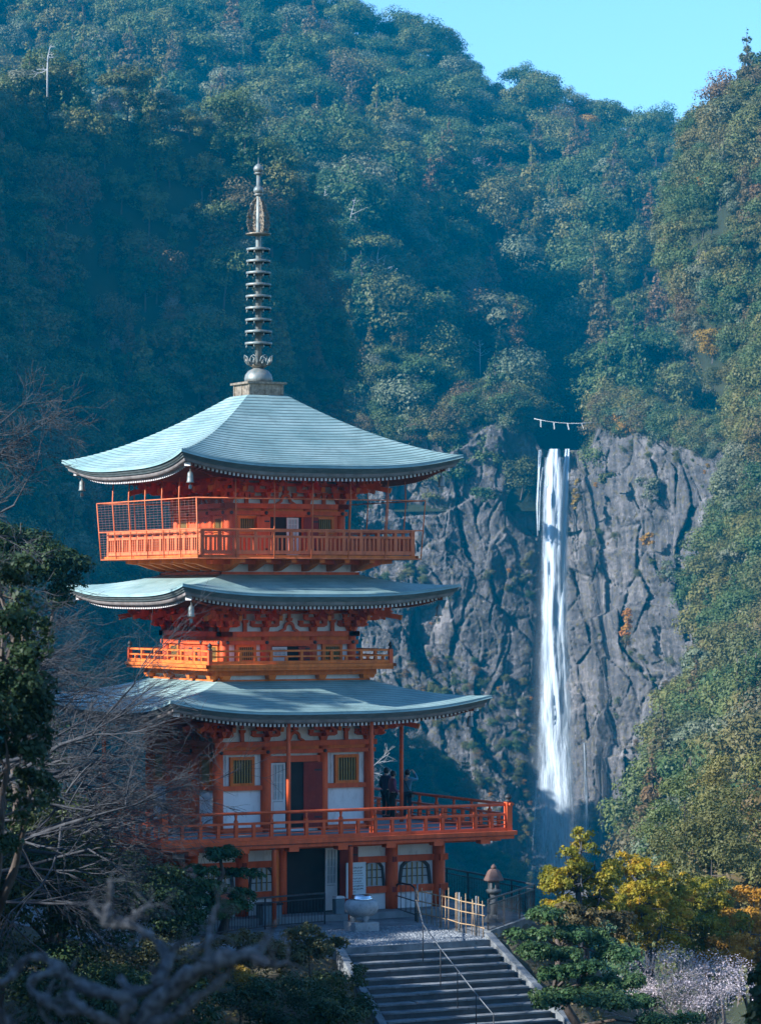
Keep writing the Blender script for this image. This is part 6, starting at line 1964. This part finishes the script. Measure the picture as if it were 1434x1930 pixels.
for b in (
    [(470, 1800, 13.85, 15), (495, 1812, 13.8, 14), (520, 1818, 13.8, 9), (545, 1812, 13.8, 4)],
    [(275, 1925, 14, 22), (240, 1935, 14, 20), (235, 1905, 13.9, 17), (250, 1888, 13.9, 16), (215, 1874, 13.9, 16), (156, 1860, 14, 16), (113, 1828, 14, 15), (86, 1806, 14.1, 13), (50, 1806, 14.1, 8)],
    [(113, 1828, 14, 12), (75, 1838, 13.9, 13), (58, 1860, 13.9, 12), (90, 1890, 13.8, 12), (118, 1907, 13.8, 9), (160, 1905, 13.8, 5)],
    [(226, 1846, 14.2, 9), (252, 1868, 14.1, 13), (289, 1864, 14.1, 15), (312, 1830, 14.1, 14), (324, 1797, 14.2, 10), (345, 1772, 14.2, 5)],
    [(312, 1830, 14.1, 12), (314, 1808, 14.2, 12), (300, 1780, 14.3, 12), (270, 1754, 14.3, 11), (232, 1742, 14.4, 13), (200, 1738, 14.4, 12), (210, 1700, 14.4, 9), (207, 1660, 14.4, 6)],
    [(232, 1742, 14.4, 10), (262, 1720, 14.4, 7), (290, 1705, 14.4, 4)],
    [(392, 1815, 13.8, 13), (393, 1775, 13.8, 10), (398, 1745, 13.9, 8), (412, 1705, 13.9, 5)],
    [(352, 1895, 13.9, 12), (392, 1866, 13.9, 12), (428, 1836, 13.9, 9), (442, 1812, 13.9, 5)],
    [(275, 1935, 14, 16), (330, 1915, 13.9, 13), (352, 1895, 13.9, 12)],
    [(240, 1935, 14, 14), (187, 1918, 13.8, 13), (145, 1892, 13.8, 12), (120, 1870, 13.9, 8)],
    [(50, 1806, 14.1, 9), (30, 1830, 14.1, 10), (10, 1850, 14, 10), (-25, 1850, 14, 11)],
    [(-30, 1890, 13.7, 12), (0, 1912, 13.7, 12), (25, 1935, 13.7, 10)],
    [(200, 1738, 14.4, 9), (185, 1722, 14.4, 6), (170, 1700, 14.5, 3)],
): gn(b)

# --- dead white trees on the spur
def far_dist(px, py):
    Ys = np.linspace(770, 1090, 200)
    x = (px - CX) / F * Ys
    return float(Ys[np.argmin(np.abs(EY - F * (far_z(x, Ys) - CH) / Ys - py))])
def dead_tree(px, py0, py1, Y, seed, label, lean=0.0):
    rs = np.random.default_rng(seed)
    if Y is None: Y = far_dist(px, py0) - 6
    b, t = W(px, py0, Y), W(px + lean, py1, Y)
    e = empty('dead_tree', b)
    tag(e, label, 'tree')
    H_ = t[2] - b[2]
    tp = [np.array((0, 0, -H_ * .5)), (t - b) * .3 + np.array((rs.normal() * .2, 0, 0)), (t - b) * .65 + np.array((rs.normal() * .2, 0, 0)), t - b]
    MB().tube(tp, [.17, .14, .10, .04], 6).build('trunk', M['deadwood'], e)
    for i in range(8):
        u = rs.uniform(.25, .97)
        p = np.array([np.interp(u, [0, .3, .65, 1], [q[k] for q in (tp[0] * 0, *tp[1:])]) for k in range(3)])
        s = 1 if rs.random() < .7 else -1
        m_ = MB()
        twigs(m_, p, np.array((s * 1.0, rs.normal() * .4, rs.uniform(-.1, .7))), H_ * .40 * (1.2 - u) * rs.uniform(.5, 1.3), .10 * (1.3 - u), 1, rs, .55, 0, np.array((0, 0, .06)), (1, 3), .22, .03)
        m_.build('branch', M['deadwood'], e)
for a in ((605, 420, 350, None, 1, 'dead white tree, tallest of the bleached snags on the spur crest', 8), (648, 470, 372, None, 2, 'dead white tree leaning beside the tallest bleached snag', 22), (712, 545, 455, None, 3, 'dead white tree standing below the two bleached snags', 4),
          (783, 640, 575, None, 4, 'dead white tree above the cliff left of the waterfall', 2), (690, 600, 545, None, 11, 'pale dead trunk among green crowns midway between spire and waterfall', 3), (905, 690, 640, None, 12, 'pale dead trunk above the cliff just left of the rope', -3), (1010, 470, 425, None, 13, 'pale dead trunk high above the waterfall', 4), (560, 240, 205, None, 14, 'pale dead trunk on the far mountain right of the finial', 2), (90, 150, 85, 548, 5, 'dead white tree at the upper left on the spur crest', 6), (608, 305, 265, None, 6, 'small dead white tree above the bleached snags', -4), (320, 90, 62, None, 7, 'dead white tree on the far mountain at the upper left', 2)):
    dead_tree(*a)

# shrubs rooted on ledges of the cliff
for i, (px, py, Y, rx, rz, mt, lab) in enumerate(((1228, 918, 738, 3.0, 3.2, 'leaf_pale', 'grey-green shrub high on the cliff ledge right of the waterfall'), (1218, 1016, 737, 1.6, 1.4, 'leaf_gold', 'small yellow shrub on the ledge below the grey-green one'),
        (905, 935, 744, 3.4, 1.8, 'leaf', 'dark shrub hanging on the cliff left of the waterfall'), (1262, 1075, 732, 2.6, 2.6, 'leaf_pale', 'pale shrub low on the cliff near the right slope'), (1085, 935, 750, 1.0, 3.0, 'leaf_gold', 'rusty tuft of growth beside the head of the waterfall'),
        (1180, 1190, 738, 1.0, 4.0, 'leaf_gold', 'yellow tuft of growth down a crack right of the waterfall'), (1265, 1330, 700, 4, 4, 'leaf_olive', 'olive shrub at the foot of the right cliff'), (1140, 900, 744, 1.6, 1.2, 'leaf_olive', 'small olive shrub just right of the head of the waterfall'))):
    rs = np.random.default_rng(200 + i)
    c = W(px, py, Y - 3)
    e = empty('ledge_shrub', c)
    tag(e, lab, 'shrub')
    V, Fq = crown([(rs.normal() * rx * .4, rs.normal() * .5, rs.normal() * rz * .4, rx * .6, rx * .5, rz * .5) for _ in range(6)], 1500, .22, rs, (.4, 1.1))
    link('crown', np_mesh('crown', V, Fq, M[mt]), e)
    MB().tube([(0, 4, -rz), (0, 1.5, -rz * .6), (0, 0, 0)], [.2, .15, .08], 5).build('trunk', M['bark'], e)
# ------------------------------------------------------------------ the air
m = bpy.data.materials.new('haze_air')
m.use_nodes = True
nt = m.node_tree
nt.nodes.remove(nt.nodes['Principled BSDF'])
pv = nt.nodes.new('ShaderNodeVolumePrincipled')
pv.inputs['Color'].default_value = (0.03, 0.54, 0.97, 1)
pv.inputs['Density'].default_value = 0.000135
pv.inputs['Anisotropy'].default_value = 0.0
nt.links.new(pv.outputs[0], nt.nodes['Material Output'].inputs['Volume'])
hz = MB().lohi((-1520, -140, -80), (1520, 2620, 330)).build('haze', m)
tag(hz, 'blue haze hanging in the valley air', 'haze', kind='stuff')
